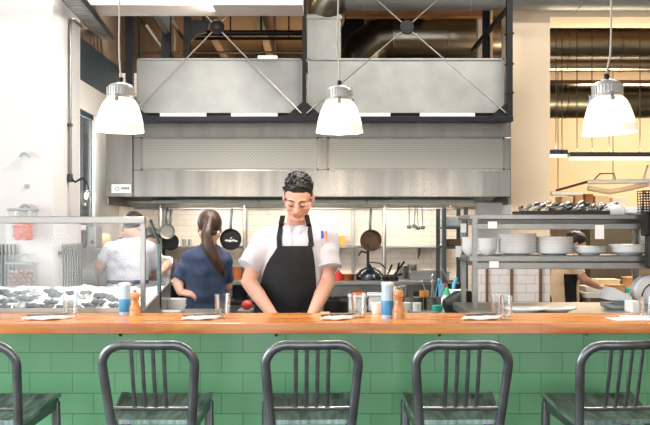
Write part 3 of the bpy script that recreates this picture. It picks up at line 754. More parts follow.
# napkins with knife and fork
def setting(px, py, wpx, where, rz=0.0):
    Y = 0.41*F/(py-HY); x = X(px,Y); w = wpx*Y/F
    P = []
    for i in range(7):
        row = []
        for j in range(9):
            u = j/8-0.5; v = i/6-0.5
            row.append((u*w+v*0.05, v*0.15, 0.010+0.0022*math.sin(u*9+v*4)+0.0015*math.sin(v*11)))
        P.append(row)
    g = MB().grid(P,(0,0,-0.008)); g.move(Matrix.Translation((x,Y,CT-0.0))@Matrix.Rotation(rz,4,'Z'))
    zmin = min(v.co.z for v in g.bm.verts); g.move(Matrix.Translation((0,0,CT-zmin)))
    tag(put(g,'paper_napkin',M_paper,angle=80), 'white napkin under fork and knife '+where, 'napkin', 'napkins on the counter')
    for k,(nm,dx) in enumerate((('fork',-0.025),('knife',0.022))):
        q = MB(); a = Vector((x+dx-0.055,Y-0.06,CT+0.021)); b = Vector((x+dx+0.055,Y+0.06,CT+0.020))
        if nm == 'fork':
            m_ = a.lerp(b,0.72); q.tube([a,a.lerp(b,0.35),m_],[0.007,0.0055,0.004],8,flat=0.6)
            d = (b-a).normalized(); sd = Vector((d.y,-d.x,0))
            q.tube([m_,m_+d*0.02],0.009,10,flat=0.25)
            for s in (-1.5,-0.5,0.5,1.5): q.tube([m_+d*0.018+sd*s*0.004,b+sd*s*0.004],0.0015,6)
        else: q.tube([a,a.lerp(b,0.45),a.lerp(b,0.5),a.lerp(b,0.9),b],[0.007,0.006,0.008,0.009,0.001],10,flat=0.4)
        tag(put(q,nm,M_steeldk), 'steel %s lying on the white napkin %s' % (nm, where), 'cutlery', 'cutlery on the counter napkins')
setting(49,319,34,'at the far left, beside the first water glass')
setting(203,319,28,'left of the glass by the woman in denim')
setting(339,319,26,'between the chef and the glass on his right')
setting(482,319,34,'left of the pair of glasses')
for k,(px,py,w,rz,lb) in enumerate(((632,319,0.20,0.12,'white paper sheet lying on the counter at the far right, lower of two'),(640,316.5,0.17,-0.1,'white paper sheet lying on top of another at the far right of the counter'))):
    Y = 4.72 if k == 0 else 4.80; x = X(px,Y)
    g = MB().box((0,0,0),(w,0.14,0.0016)); g.move(Matrix.Translation((x,Y,CT+0.0009+0.0018*k))@Matrix.Rotation(rz,4,'Z'))
    tag(put(g,'paper_sheet',M_paper), lb, 'paper', 'papers on the counter')
g = MB().box((X(325,4.93),4.93,CT+0.006),(0.045,0.14,0.012),None,0.003)
tag(put(g,'wooden_board',mat_wood('pale_board',(214,150,90),(238,188,130),(8,2,8),0.4,0.2)), 'small pale wooden board on the counter in front of the chef', 'board')

# ================================================================ SEAFOOD DISPLAY
ic0, ic1 = 0.4606, 0.1125
def icez(x,y): return ic0+ic1*y
xe = -0.915
case = thing('seafood_display', 'glass-fronted steel seafood display full of ice at the left end of the counter', 'display case', (-1.5,5.5,0))
put(MB().bx(-2.7,xe+0.0,5.10,6.02,0,0.985,0.004), 'base_cabinet', M_steel, case)
g = MB().bx(-2.7,xe,5.10,5.125,0.985,1.07).bx(-2.7,xe,6.0,6.02,0.985,1.13)
g.prism([(xe,5.125,0.985),(xe,6.0,0.985),(xe,6.0,1.16),(xe,5.125,1.06)],(0.012,0,0))
put(g, 'ice_tray', M_steel, case)
put(MB().bx(-2.7,xe-0.012,5.16,5.168,1.06,1.492), 'front_pane', M_pane, case)
zt0,zt1 = Z(223.5,5.15),Z(216.5,5.15)
put(MB().bx(-2.7,xe+0.012,5.13,5.185,zt0,zt1,0.004), 'top_rail', M_steel, case)
put(MB().bx(-2.7,xe+0.012,5.185,5.34,zt1-0.012,zt1-0.004), 'glass_top', M_pane, case)
put(MB().bx(xe-0.012,xe+0.010,5.145,5.175,1.06,zt0+0.002), 'corner_post', M_steel, case)
put(MB().prism([(xe,5.175,1.065),(xe,5.62,1.12),(xe,5.62,1.385),(xe,5.34,zt1-0.012),(xe,5.175,zt1-0.012)],(0.008,0,0)), 'end_pane', M_pane, case)
put(MB().tube([(xe+0.004,5.63,1.05),(xe+0.004,5.63,1.385),(xe+0.004,5.335,zt1-0.012)],0.009,4), 'pane_edge', M_paneedge, case)
put(MB().bx(xe-0.002,xe+0.012,5.60,5.66,1.03,1.385,0.002), 'rear_glass_strip', M_paneedge, case)
P = []
for i in range(40):
    y = 5.128+(5.998-5.128)*i/39; row = []
    for j in range(120):
        x = -2.68+(xe-0.004+2.68)*j/119
        row.append((x,y,icez(x,y)-0.008+0.020*noise.noise(Vector((x*9,y*9,0)))+0.014*noise.noise(Vector((x*28,y*28,3)))))
    P.append(row)
ice = put(MB().grid(P,(0,0,-0.035)), 'crushed_ice', M_ice, angle=50)
ice['kind'] = 'stuff'; tag(ice,'bed of white crushed ice under the oysters in the glass display','ice')
ybvh = {}
oys = [(3,293,1),(10,296,1),(20,294,1),(30,291,2),(2,303,1),(13,302,1),(22,299,1),(31,300,1),(3,308,1),(20,307,2),(32,307,1),
       (50,292,1),(55,296,1),(51,303,1),(46,308,1),(71,294,1),(70,304,2),(62,309,1),(86,294,1),(84,298,2),(100,297,1),(87,306,1),(98,303.5,1),(90,310,1),(114,301,1),(114,307,1),(109,298,1),(36,295,2),(76,309,1)]
rows = {}
def mk_oyster(s):
    b = MB().ball((0,0,0),(0.036*s,0.024*s,0.011*s),18)
    for v in b.bm.verts:
        n_ = noise.noise(v.co*60); n2 = noise.noise(v.co*160+Vector((5,0,0)))
        v.co += v.co.normalized()*(0.006*n_+0.003*n2); v.co.x += 0.006*(v.co.y/0.024)**2*s
        v.co.z += 0.004*math.sin(v.co.x*180)
    return b
def oname(y): return 'back' if y < 297.5 else ('middle' if y < 303.8 else 'front')
for r_ in ('back','middle','front'):
    L_ = sorted([o for o in oys if oname(o[1]) == r_])
    for k,(px,py,kind) in enumerate(L_):
        Y = 0.9994/((py-HY)/F+0.1125); x = X(px,Y); s = random.uniform(0.9,1.25) if r_ != 'back' else random.uniform(1.05,1.3)
        b = mk_oyster(s); b.move(Matrix.Translation((x,Y,icez(x,Y)+0.007))@Matrix.Rotation(random.uniform(-0.5,0.5),4,'Z')@Matrix.Rotation(random.uniform(0.05,0.3),4,'X'))
        tag(put(b,'oyster',M_oysterl if kind == 2 else M_oyster,angle=180), '%s oyster shell on the ice, %s from the left in the %s row' % ('pale' if kind == 2 else 'dark', ORD[k], r_), 'oyster', 'oysters on the ice')

# ================================================================ PIER: HOOKS, BUCKETS, SKEWERS
YP = 7.0
for k,(py,lb) in enumerate(((156,'grey arched hook high on the white pier, with nothing hanging from it'),(207.5,'grey arched hook on the white pier above the bucket of red prawns'),(256.5,'grey arched hook on the white pier above the box of clams'))):
    x = X(27,YP); z = Z(py,YP)
    m = MB(); m.tube(arc((x,YP-0.05,z-0.015),0.033,0,PI,12,(1,0,0),(0,0,1)),0.009,8,flat=0.8)
    m.bx(x-0.01,x+0.01,YP-0.05,YP,z+0.010,z+0.022)
    tag(put(m,'wall_hook',M_plasgry), lb, 'hook', 'arched hooks on the white pier')
m = MB().bx(X(24.5,YP),X(29.5,YP),YP-0.008,YP,Z(188,YP),Z(184,YP),0.002).cyl((X(27,YP),YP-0.014,Z(186,YP)),(X(27,YP),YP-0.006,Z(186,YP)),0.008)
simple(m,'wall_bracket',M_plasgry,'tiny grey bracket on the white pier below the empty hook','bracket')
t = thing('seafood_bucket','clear bucket of red-orange prawns hanging on the white pier','bucket',(X(22.5,6.9),6.9,Z(241,6.9)))
zb0,zb1 = Z(241,6.88),Z(209,6.88); xc = X(23,6.88)
put(MB().lathe([(0,0),(0.075,0),(0.080,0.006),(0.098,zb1-zb0),(0.095,zb1-zb0),(0.076,0.008),(0,0.006)],(xc,6.88,zb0),36),'bucket_wall',M_pane,t)
put(MB().lathe([(0.098,-0.014),(0.104,-0.012),(0.104,0.003),(0.098,0.004),(0.096,0.0),(0.098,-0.014)],(xc,6.88,zb1),36),'rim',M_plasgry,t)
put(MB().tube(arc((xc+0.02,6.88,zb1-0.01),0.034,0.0,PI,10,(1,0,0),(0,0,1)),0.003,6),'handle',M_steeld,t)
random.seed(3); n_=0
for lv in range(7):
    for k in range(5):
        a = 2*PI*k/5+lv*0.7; rr = 0.050 if lv else 0.044
        c = Vector((xc+rr*math.cos(a),6.88+rr*math.sin(a),zb0+0.019+lv*0.021)); th = random.uniform(0,PI)
        pts = [c+Vector((0.03*math.cos(th)*u*(1 if abs(u)<1 else 1),0.012*u*math.sin(th),0.008*math.sin(th)*u-0.006*u*u)) for u in (-1,-0.5,0,0.5,1)]
        tag(put(MB().tube(pts,[0.004,0.010,0.012,0.010,0.003],8),'prawn',M_prawn,angle=180),'red-orange prawn heaped in the clear bucket on the pier','prawn','prawns in the bucket')
t = thing('seafood_box','clear square box of brown clams hanging low on the white pier','box',(X(22.5,6.9),6.9,Z(290,6.9)))
x0,x1 = X(9.5,6.9),X(36,6.9); z0,z1 = Z(291,6.9),Z(262,6.9)
m = MB().bx(x0,x1,6.80,6.805,z0,z1).bx(x0,x1,6.955,6.96,z0,z1).bx(x0,x0+0.005,6.805,6.955,z0,z1).bx(x1-0.005,x1,6.805,6.955,z0,z1).bx(x0,x1,6.80,6.96,z0-0.005,z0)
put(m,'box_walls',M_pane,t)
put(MB().bx(x0-0.004,x1+0.004,6.794,6.80,z1-0.012,z1).bx(x0-0.004,x1+0.004,6.96,6.966,z1-0.012,z1).bx(x0-0.006,x0,6.8,6.96,z1-0.012,z1).bx(x1,x1+0.006,6.8,6.96,z1-0.012,z1),'rim',M_plasgry,t)
for lv in range(5):
    for k in range(7):
        c = Vector((x0+0.022+(x1-x0-0.044)*(k/6)+0.004*(lv%2),6.83+0.035*((k+lv)%3)+0.008,z0+0.017+lv*0.027))
        tag(put(MB().ball(c,(0.0165,0.014,0.0145),12,(random.random(),random.random(),random.random())),'clam',M_clam,angle=180),'brown clam shell heaped in the clear box on the pier','clam','clams in the box')
def skewers(xa,xb,ya,yb,z_,n,lab,place,zl):
    tag(put(MB().tube([(xa,ya,z_),(xb,yb,z_)],0.010,6),'skewer_rail',M_steeldk), 'dark rail holding the steel skewers '+place, 'rail')
    d = Vector((xb-xa,yb-ya,0)).normalized(); nrm = Vector((d.y,-d.x,0))
    if nrm.x < 0 and abs(d.x) < 0.5: nrm = -nrm
    if abs(d.x) >= 0.5 and nrm.y > 0: nrm = -nrm
    for k in range(n):
        p = Vector((xa,ya,z_)).lerp(Vector((xb,yb,z_)),(k+0.5)/n)+nrm*0.022
        m = MB().cyl(p+Vector((0,0,0.055)),p+Vector((0,0,-zl)),0.0075,0.0065,8); m.cyl(p+Vector((0,0,0.0)),p+Vector((0,0,0.06)),0.012,0.012,8); m.cyl(p,p-nrm*0.014,0.004,0.004,6)
        tag(put(m,'skewer',M_steeld), 'steel skewer hanging %s, %s along the rail' % (place, ORD[k]), 'skewer', lab)
skewers(X(53,7)+0.009,X(53,7)+0.009,7.12,7.72,Z(252,7.4),8,'skewers on the pier side','on the shaded side of the pier',0.27)
skewers(X(-14,6.985),X(16.5,6.985),6.991,6.991,Z(253,6.985),8,'skewers on the pier front','on the white front of the pier',0.27)

# ================================================================ LEFT CORNER BENCH
t = thing('steel_bench','narrow steel bench along the left wall carrying the mixing bowl','bench',(-1.73,8.2,0))
put(MB().bx(XL-0.02,-1.61,7.0+0.77,9.38,0.985,1.025,0.003),'bench_top',M_steel,t)
for x in (XL+0.02,-1.64):
    for y in (7.82,9.3): put(MB().cyl((x,y,0),(x,y,0.985),0.016),'leg',M_steel,t)
BZ = 1.025
m = MB().lathe([(0,0),(0.06,0),(0.105,0.03),(0.135,0.075),(0.150,0.13),(0.158,0.133),(0.158,0.137),(0.147,0.134),(0.13,0.078),(0.1,0.035),(0.055,0.006),(0,0.006)],(X(91,7.94)+0.04,7.94,BZ),40)
simple(m,'mixing_bowl',mat('polished_steel',(226,226,224),0.3,0.8,0.03,6),'large steel mixing bowl in front of the white-shirted cook','bowl')
# shelf with appliance, loaf and packets along the left wall
sz = Z(247.5,8.3); XW = XL-0.03
t=thing('wall_shelf','short steel shelf on the left wall carrying a black appliance','shelf',(-1.76,8.5,sz-0.02))
put(MB().bx(XW,-1.61,7.86,9.35,sz-0.018,sz,0.003),'shelf_board',M_steel,t)
for y in (7.95,9.2): put(MB().prism([(XW,y,sz-0.018),(-1.66,y,sz-0.018),(XW,y,sz-0.15)],(0,0.012,0)),'bracket',M_steel,t)
t=thing('countertop_appliance','black and steel countertop appliance on the left wall shelf','appliance',(-1.82,8.05,sz))
put(MB().bx(XW+0.004,XW+0.05,7.92,8.16,sz,sz+0.175,0.008),'black_side',M_plasblk,t)
put(MB().bx(XW+0.05,XW+0.115,7.925,8.155,sz,sz+0.165,0.006),'steel_body',M_steel,t)
put(MB().cyl((XW+0.09,7.925,sz+0.05),(XW+0.09,7.912,sz+0.05),0.013),'dial',M_plasblk,t)
put(MB().bx(XW+0.06,XW+0.108,7.915,7.925,sz+0.09,sz+0.14,0.002),'front_panel',M_plasgry,t)
simple(MB().ball((X(104,8.35),8.35,sz+0.058),(0.066,0.06,0.058)),'round_loaf',M_bread,'pale round loaf on the wall shelf beside the black appliance','bread')
for k,(px,c_,h) in enumerate(((123.5,M_red,0.08),(130.5,M_plasgry,0.075),(137,M_red,0.075))):
    simple(MB().bx(X(px-3,9.0),X(px+3,9.0),8.94,9.1,sz,sz+h,0.004),'food_packet',c_,('red packet next to the loaf on the wall shelf','grey packet between two red ones on the wall shelf','red packet at the right end of the wall shelf')[k],'packet','packets on the wall shelf')

# ================================================================ COOKING LINE AGAINST THE BACK WALL
LX0,LX1 = X(172,8.3),X(435,8.3)
rng = thing('cooking_range','long stainless cooking range along the tiled back wall','range',((LX0+LX1)/2,8.5,0))
put(MB().bx(LX0,LX1,7.72,8.2,0,0.90,0.004),'oven_body',M_steel,rng)
put(MB().bx(LX0,LX1,8.2,9.36,0,1.02,0.004),'back_body',M_steeld,rng)
put(MB().bx(LX0,LX1,8.17,9.38,1.02,1.05,0.004),'back_shelf',M_steel,rng)
put(MB().bx(LX0,LX1,7.68,8.17,0.90,0.925,0.004),'hob_top',M_blackir,rng)
n=9
for k in range(n):
    x = LX0+(LX1-LX0)*(k+0.5)/n
    m = MB().lathe([(0.05,0),(0.06,0.004),(0.06,0.012),(0.05,0.014),(0.05,0)],(x,7.93,0.925),24)
    for a in range(4): m.box((x+0.06*math.cos(a*PI/2),7.93+0.06*math.sin(a*PI/2),0.94),(0.10,0.010,0.012),(0,0,a*PI/2))
    put(m,'burner_grate',M_blackir,rng)
    put(MB().cyl((x,7.72,0.83),(x,7.69,0.83),0.022),'control_knob',M_plasblk,rng)
    put(MB().bx(x-0.13,x+0.13,7.705,7.72,0.2,0.74,0.004),'oven_door',M_steel,rng)
HOB,SHF = 0.954,1.05
def pot(name,px,Y,z0,r,h,m,label,cat='pot',handles=0,lid=False,group=None,pan=0,pa=0.0):
    x = X(px,Y); 
    body = MB().lathe([(0,0),(r*0.94,0),(r,0.01),(r,h),(r*1.04,h+0.003),(r*0.97,h+0.003),(r*0.95,0.014),(0,0.012)],(x,Y,z0),32)
    if not (handles or lid or pan): return tag(put(body,name,m),label,cat,group)
    t = thing(name,label,cat,(x,Y,z0),group)
    put(body,'pot_body',m,t)
    for s in (-1,1)[:handles]:
        put(MB().tube(arc((x+s*r*1.0,Y,z0+h*0.8),0.022,-PI/2,PI/2,8,(s,0,0),(0,1,0)),0.005,8),'handle',M_steel,t)
    if pan:
        d = Vector((math.cos(pa),math.sin(pa),0)); p = Vector((x,Y,z0+h*0.85))
        put(MB().tube([p+d*r,p+d*(r+0.05)+Vector((0,0,0.015)),p+d*(r+pan)+Vector((0,0,0.035))],[0.007,0.009,0.010],8,flat=0.6),'handle',M_blackir,t)
    if lid:
        put(MB().lathe([(0,0.012+0.02),(r*0.5,0.028),(r*1.02,0.006),(r*1.02,0.003),(0,0.003)],(x,Y,z0+h),32),'lid',m,t)
        put(MB().cyl((x,Y,z0+h+0.03),(x,Y,z0+h+0.05),0.012),'lid_knob',M_plasblk,t)
    return t
pot('stock_pot',174.5,8.7,SHF,0.043,0.155,M_steel,'tall narrow steel stock pot left of the woman in denim, left of a pair','pot',0,False,'tall pots on the range shelf')
pot('stock_pot',183.5,8.75,SHF,0.040,0.150,M_steel,'tall narrow steel stock pot close behind the woman in denim, right of a pair','pot',0,False,'tall pots on the range shelf')
pot('saucepan',236,8.6,SHF,0.055,0.095,M_copper,'copper saucepan between the woman in denim and the chef','pot',0,False,None,0.1,0.3)
pot('saute_pan',345,8.4,SHF,0.075,0.045,M_copper,'low copper pan on the range shelf right of the chef','pan',0,False,None,0.12,0.2)
pot('steel_pot',402.5,8.7,SHF,0.040,0.10,M_steel,'small steel pot, left of two on the range shelf before the tiles','pot',0,False,'steel pots on the range shelf')
pot('steel_pot',412,8.7,SHF,0.040,0.115,M_steel,'small steel pot, right of two on the range shelf before the tiles','pot',0,False,'steel pots on the range shelf')
pot('sauce_pot',178,7.95,0.946,0.07,0.075,M_blackir,'black pot on the burner left of the woman in denim','pot',0,False,None,0.14,0.4)
pot('sauce_pot',240,7.93,0.946,0.060,0.085,M_blackir,'black pot on the burner between the woman and the chef','pot',2)
# wok turned over its stand
x=X(370,8.45)
t=thing('wok','dark steel wok lying upturned on the range shelf, shiny on top','wok',(x,8.45,SHF))
put(MB().lathe([(0.118,0),(0.122,0.004),(0.112,0.04),(0.085,0.078),(0.045,0.1),(0,0.107),(0,0.101),(0.043,0.094),(0.08,0.073),(0.106,0.038),(0.116,0.004),(0.118,0)],(x,8.45,SHF),40),'wok_bowl',mat('dark_wok',(62,66,72),0.25,0.9,0.15,10),t)
put(MB().tube([(x+0.11,8.45,SHF+0.03),(x+0.2,8.42,SHF+0.03),(x+0.26,8.40,SHF+0.05)],0.011,8),'handle',M_blackir,t)
# hotel pan
x0,x1=X(409,8.5),X(447,8.5)
m=MB().bx(x0,x1,8.35,8.36,SHF,SHF+0.07).bx(x0,x1,8.64,8.65,SHF,SHF+0.07).bx(x0,x0+0.01,8.36,8.64,SHF,SHF+0.07).bx(x1-0.01,x1,8.36,8.64,SHF,SHF+0.07).bx(x0,x1,8.35,8.65,SHF,SHF+0.01).bx(x0-0.012,x1+0.012,8.33,8.35,SHF+0.062,SHF+0.07)
simple(m,'roasting_tray',M_steel,'deep steel roasting tray on the range shelf below the hanging ladles','tray')
simple(MB().lathe([(0.0,0),(0.028,0),(0.03,0.06),(0.012,0.075),(0.012,0.085),(0,0.085)],(X(338,8.35),8.27,SHF),20),'sauce_bottle',M_red,'small red-capped bottle on the range shelf by the chef\'s elbow','bottle')
# tap between wok and wall
x=X(368,8.95)
simple(MB().cyl((x,8.95,SHF),(x,8.95,Z(244,8.95)),0.012).tube([(x,8.95,Z(253,8.95)),(x-0.06,8.93,Z(251,8.95)),(x-0.085,8.92,Z(256,8.95))],0.007,8).tube([(x,8.95,Z(262,8.95)),(x+0.10,8.9,Z(263,8.95)),(x+0.15,8.9,Z(268,8.95))],0.006,8),'water_tap',M_blackir,'dark upright water tap standing behind the upturned wok','tap')
for k,(px,a,h) in enumerate(((378,-0.5,0.16),(386,0.35,0.14),(391,0.6,0.19),(395,0.2,0.15))):
    x=X(px,8.3); 
    simple(MB().lathe([(0,0),(0.022,0),(0.024,0.03),(0.02,0.034),(0,0.03)],(x,8.3-0.02*k,SHF),16).tube([(x,8.3-0.02*k,SHF+0.02),(x+h*math.sin(a),8.3-0.02*k,SHF+h*math.cos(a))],[0.006,0.009],8),'small_pan',M_blackir,('small black pan with its handle leaning left, right of the wok','small black pan, second right of the wok, handle leaning right','small black pan with the longest raised handle, right of the wok','small black pan with upright handle, farthest right of the wok')[k],'pan','small black pans by the wok')
# wall shelf and rails
wz=Z(246,9.15)
t=thing('wall_shelf','long thin steel shelf across the tiled back wall','shelf',(0,9.2,wz))
put(MB().bx(X(150,9.15),X(452,9.15),9.10,9.39,wz-0.018,wz,0.003),'shelf_board',M_steeld,t)
for px in (159,244,353.5,341,446):
    if px == 341: continue
    put(MB().bx(X(px,9.15)-0.012,X(px,9.15)+0.012,9.36,9.395,1.05,1.66),'upright',M_steel,t)
for px in (160,252,338,420):
    put(MB().prism([(X(px,9.15),9.39,wz-0.018),(X(px,9.15),9.14,wz-0.018),(X(px,9.15),9.39,wz-0.12)],(0.008,0,0)),'bracket',M_steeldk,t)
rz_=Z(208.3,8.95)
t=thing('hanging_rail','steel rail under the hood from which pans and ladles hang','rail',(0,8.95,rz_))
put(MB().cyl((X(150,8.95),8.95,rz_),(X(455,8.95),8.95,rz_),0.011),'rail_tube',M_steel,t)
for px in (160,244.5,385,450):
    put(MB().cyl((X(px,8.95),8.95,rz_+0.001),(X(px,8.95),8.95,1.676),0.008),'hanger',M_steel,t)
for px in (160,244.5,384.5): put(MB().cyl((X(px,8.9),8.93,1.05),(X(px,8.9),8.93,rz_),0.017),'rail_post',M_steel,t)
def hang_pan(px,py,Y,r,m,label,tilt=0.0,name='frying_pan',deep=0.04,hl=None):
    c=at(px,py,Y); t=thing(name,label,'pan',c-Vector((0,0,r)),'pans hanging under the hood')
    rot=Euler((R(90)+0.06,0,tilt)).to_matrix()
    put(MB().lathe([(0,0.0),(r*0.78,0.0),(r*0.84,0.006),(r,deep),(r*1.02,deep+0.002),(r*0.97,deep+0.002),(r*0.80,0.009),(0,0.006)],c,40,rot),'pan_body',m,t)
    top=Z(208.5,Y)+0.006
    put(MB().tube([c+Vector((0,-0.02,r*0.98)),c+Vector((0,-0.03,r+0.05)),Vector((c.x+0.01,Y-0.005,top))],[0.013,0.011,0.012],8,flat=0.5),'handle',M_steeldk,t)
    return t
hang_pan(167,231,8.92,0.066,M_steel,'shiny steel saucepan hanging left of the woman, in front of a black pan',0.2,'saucepan',0.05)
hang_pan(170.5,241.5,8.99,0.074,M_blackir,'black frying pan hanging behind the shiny saucepan at left',0.1)
fp=hang_pan(231,239,8.95,0.092,M_blackir,'black frying pan with pale marks hanging between the woman and the chef')
c=at(231,239,8.90); q=MB()
for dx,dz,r_ in ((-0.045,0.0,0.014),(-0.012,-0.004,0.02),(0.022,0.0,0.016),(0.05,-0.006,0.012),(0.0,0.022,0.01)):
    q.lathe([(0,0),(r_,0.001),(r_,0.003),(0,0.003)],c+Vector((dx*0.9,0.012,dz-0.012)),14,Euler((R(90),0,0)).to_matrix(),(1.0,0.55,1))
put(q,'pale_marks',M_plasgry,fp)
hang_pan(370,240,8.95,0.094,M_brownir,'large browned iron pan hanging right of the chef',0.15)
for k,(px,pt,pb,a) in enumerate(((409,212,227,0),(418,211,228,0.004),(414.2,212,226,-0.004),(422.5,211,227.5,0.003))):
    Y=8.93; x=X(px,Y); z1=rz_+0.006; z0=Z(pb,Y)
    m=MB().tube([(x-a*2,Y-0.02,z1),(x,Y-0.02,z0+0.02)],[0.006,0.004],6); m.ball((x,Y-0.03,z0),(0.022,0.02,0.016),14); m.tube([(x-a*2,Y-0.02,z1),(x-a*2,Y-0.005,z1+0.012),(x-a*2,Y+0.012,z1)],0.003,6)
    simple(m,'ladle',M_steeldk,('steel ladle hanging alone, leftmost of the ladles','steel ladle hanging third from the left','steel ladle hanging second from the left','steel ladle hanging last on the right of the ladles')[k],'ladle','ladles under the hood')
for k,(px,w_,h,mt,lb) in enumerate(((178,4,0.075,M_ceramic,'white jar on the wall shelf right of the hanging pans, leftmost of three'),(184,4,0.06,M_steel,'small steel tin on the wall shelf, middle of three left of the woman'),(190,3.6,0.06,M_plasgry,'grey jar on the wall shelf nearest the woman\'s ponytail'),
        (333.5,8,0.115,M_olive,'dark olive tub on the wall shelf beside the chef\'s shoulder'),(341,7,0.09,M_amber,'amber orange tub on the wall shelf beside the dark tub'))):
    x=X(px,9.2); r=w_*9.2/F/2
    m=MB().lathe([(0,0),(r,0),(r,h*0.85),(r*1.06,h*0.86),(r*1.06,h),(0,h)],(x,9.2,wz),24) if k<3 else MB().bx(x-r,x+r,9.14,9.26,wz,wz+h,0.006).bx(x-r-0.004,x+r+0.004,9.135,9.265,wz+h*0.88,wz+h*0.95)
    simple(m,'storage_jar' if k<3 else 'storage_tub',mt,lb,'jar' if k<3 else 'tub')
# tall rack at the right end of the line
rk=thing('steel_rack','tall steel rack at the right end of the cooking line, left of the plate shelves','rack',(X(450,7.4),7.4,0))
ra,rb=X(441,7.4),X(462,7.4)
for x in (ra,rb):
    for y in (7.2,7.6): put(MB().bx(x-0.014,x+0.014,y-0.014,y+0.014,0,Z(208,7.4)),'post',M_steeldk,rk)
for z in (0.4,Z(303,7.4),Z(246,7.4),Z(227,7.4)): put(MB().bx(ra,rb,7.19,7.61,z-0.016,z,0.002),'shelf',M_steeldk,rk)
z=Z(227,7.4)
simple(MB().bx(ra+0.02,rb-0.03,7.24,7.5,z,z+0.075,0.012),'food_container',M_plasgry,'grey food container on the upper shelf of the tall rack','container')
z=Z(246,7.4)
simple(MB().bx(ra+0.02,rb-0.02,7.22,7.5,z,z+0.05,0.006).bx(ra+0.05,rb-0.05,7.21,7.22,z+0.008,z+0.04),'food_tray',M_brownir,'dark tray with browned food on the tall rack','tray')
z=Z(303,7.4)
simple(MB().bx(ra+0.02,rb-0.02,7.22,7.5,z,z+0.16,0.01),'storage_bin',M_plasblk,'black bin on the lower shelf of the tall rack','bin')
simple(MB().tube([(ra-0.02,7.17,Z(268,7.17)),(ra+0.03,7.17,Z(283,7.17)),(rb-0.05,7.17,Z(283,7.17))],0.006,6),'wire_hook',M_rod,'pale wire hook hanging on the tall rack','hook')

# ================================================================ WORK BENCH RIGHT OF THE CHEF
WX0,WX1=0.10,0.86; WB=0.95
t=thing('work_bench','stainless work bench right of the chef covered with pots and tubs','bench',(0.48,6.4,0))
put(MB().bx(WX0,WX1,6.12,6.9,WB-0.035,WB,0.004),'bench_top',M_steel,t)
for x in (WX0+0.04,WX1-0.04):
    for y in (6.16,6.85): put(MB().cyl((x,y,0),(x,y,WB-0.035),0.018),'leg',M_steel,t)
put(MB().bx(WX0+0.03,WX1-0.03,6.14,6.87,0.3,0.32),'under_shelf',M_steel,t)
pot('steel_insert',413.5,6.45,WB,0.060,0.085,M_steeld,'round grey steel insert pot, left of two before the green bottle','pot',0,False,'insert pots on the work bench')
pot('steel_insert',432.5,6.45,WB,0.055,0.085,M_steeld,'round grey steel insert pot, right of two before the green bottle','pot',0,False,'insert pots on the work bench')
for k,(px,a,h,mt) in enumerate(((428,-0.3,0.16,M_steel),(431,0.1,0.19,M_steel),(434,0.3,0.17,M_bluepl),(437,-0.1,0.15,M_steel),(440,0.5,0.15,M_red))):
    Y=6.47; x=X(432.5,Y)+0.012*(k-2)
    p=Vector((x,Y,WB+0.03)); q=p+Vector((h*math.sin(a)*0.8,0,h*math.cos(a)))
    m=MB().tube([p,q],[0.003,0.003],6); m.ball(q,(0.010,0.005,0.015),10)
    simple(m,'kitchen_spoon',mt,'%s utensil standing in the right insert pot, %s from the left' % ('blue' if mt is M_bluepl else 'red' if mt is M_red else 'steel',ORD[k]),'utensil','utensils in the insert pot')
def squeeze(px,Y,h,r,mt,lb,z=WB):
    x=X(px,Y); t=thing('squeeze_bottle',lb,'bottle',(x,Y,z))
    put(MB().lathe([(0,0),(r,0),(r,h*0.6),(r*0.85,h*0.68),(0,h*0.68)],(x,Y,z),24),'bottle_body',mt if mt is not M_green else M_whitepl,t)
    put(MB().lathe([(0,h*0.68),(r*0.9,h*0.68),(r*0.8,h*0.76),(r*0.2,h),(0,h)],(x,Y,z),24),'nozzle',M_green if mt is M_green else mt,t)
squeeze(447,6.4,0.155,0.028,M_green,'squeeze bottle with a bright green nozzle beside the black bag')
squeeze(395,6.25,0.17,0.022,mat('pale_green_plastic',(196,214,190),0.4),'pale squeeze bottle behind the right-hand pepper mill')
m=MB().loft([(X(457,6.3),6.28,WB,0.075,0.09),(X(457,6.3),6.28,WB+0.05,0.095,0.10),(X(458,6.3),6.28,WB+0.085,0.098,0.10),(X(464,6.3),6.28,WB+0.135,0.055,0.075)],18)
for v in m.bm.verts: v.co += Vector((noise.noise(v.co*20),noise.noise(v.co*20+Vector((9,0,0))),0.5*noise.noise(v.co*17)+0.5*(v.co.z>WB+0.01)*noise.noise(v.co*14)))*0.012*(v.co.z>WB+0.01)
simple(m,'black_bag',M_plasblk,'crumpled black bag at the right end of the work bench','bag')
m=MB().loft([(X(452,6.7),6.62,WB,0.09,0.07),(X(453,6.7),6.62,WB+0.07,0.095,0.075),(X(455,6.7),6.62,WB+0.125,0.06,0.05)],18)
for v in m.bm.verts: v.co += Vector((noise.noise(v.co*24),0,noise.noise(v.co*26)))*0.016*(v.co.z>WB+0.01)
simple(m,'white_cloth',M_paper,'crumpled white cloth behind the green bottle and black bag','cloth')
simple(MB().tube([(X(455.5,6.6),6.72,WB+0.0),(X(456,6.6),6.72,WB+0.15),(X(459,6.6),6.72,WB+0.20)],[0.010,0.012,0.012],10) ,'spray_nozzle',M_bluepl,'light blue nozzle standing up behind the white cloth','bottle')
simple(MB().bx(X(410,6.12),X(440,6.12),6.13,6.27,WB,WB+0.022,0.006),'steel_tray',M_steel,'low steel tray in front of the two insert pots','tray')
simple(MB().lathe([(0,0),(0.03,0),(0.032,0.035),(0.028,0.036),(0,0.03)],(X(437.5,6.17),6.17,WB+0.022),20),'small_tub',M_teal,'small teal tub on the low steel tray','tub')
simple(MB().lathe([(0,0),(0.026,0),(0.028,0.05),(0.024,0.05),(0,0.045)],(X(417,6.17),6.17,WB+0.022),20),'small_tub',M_whitepl,'small white tub at the left of the low steel tray','tub')
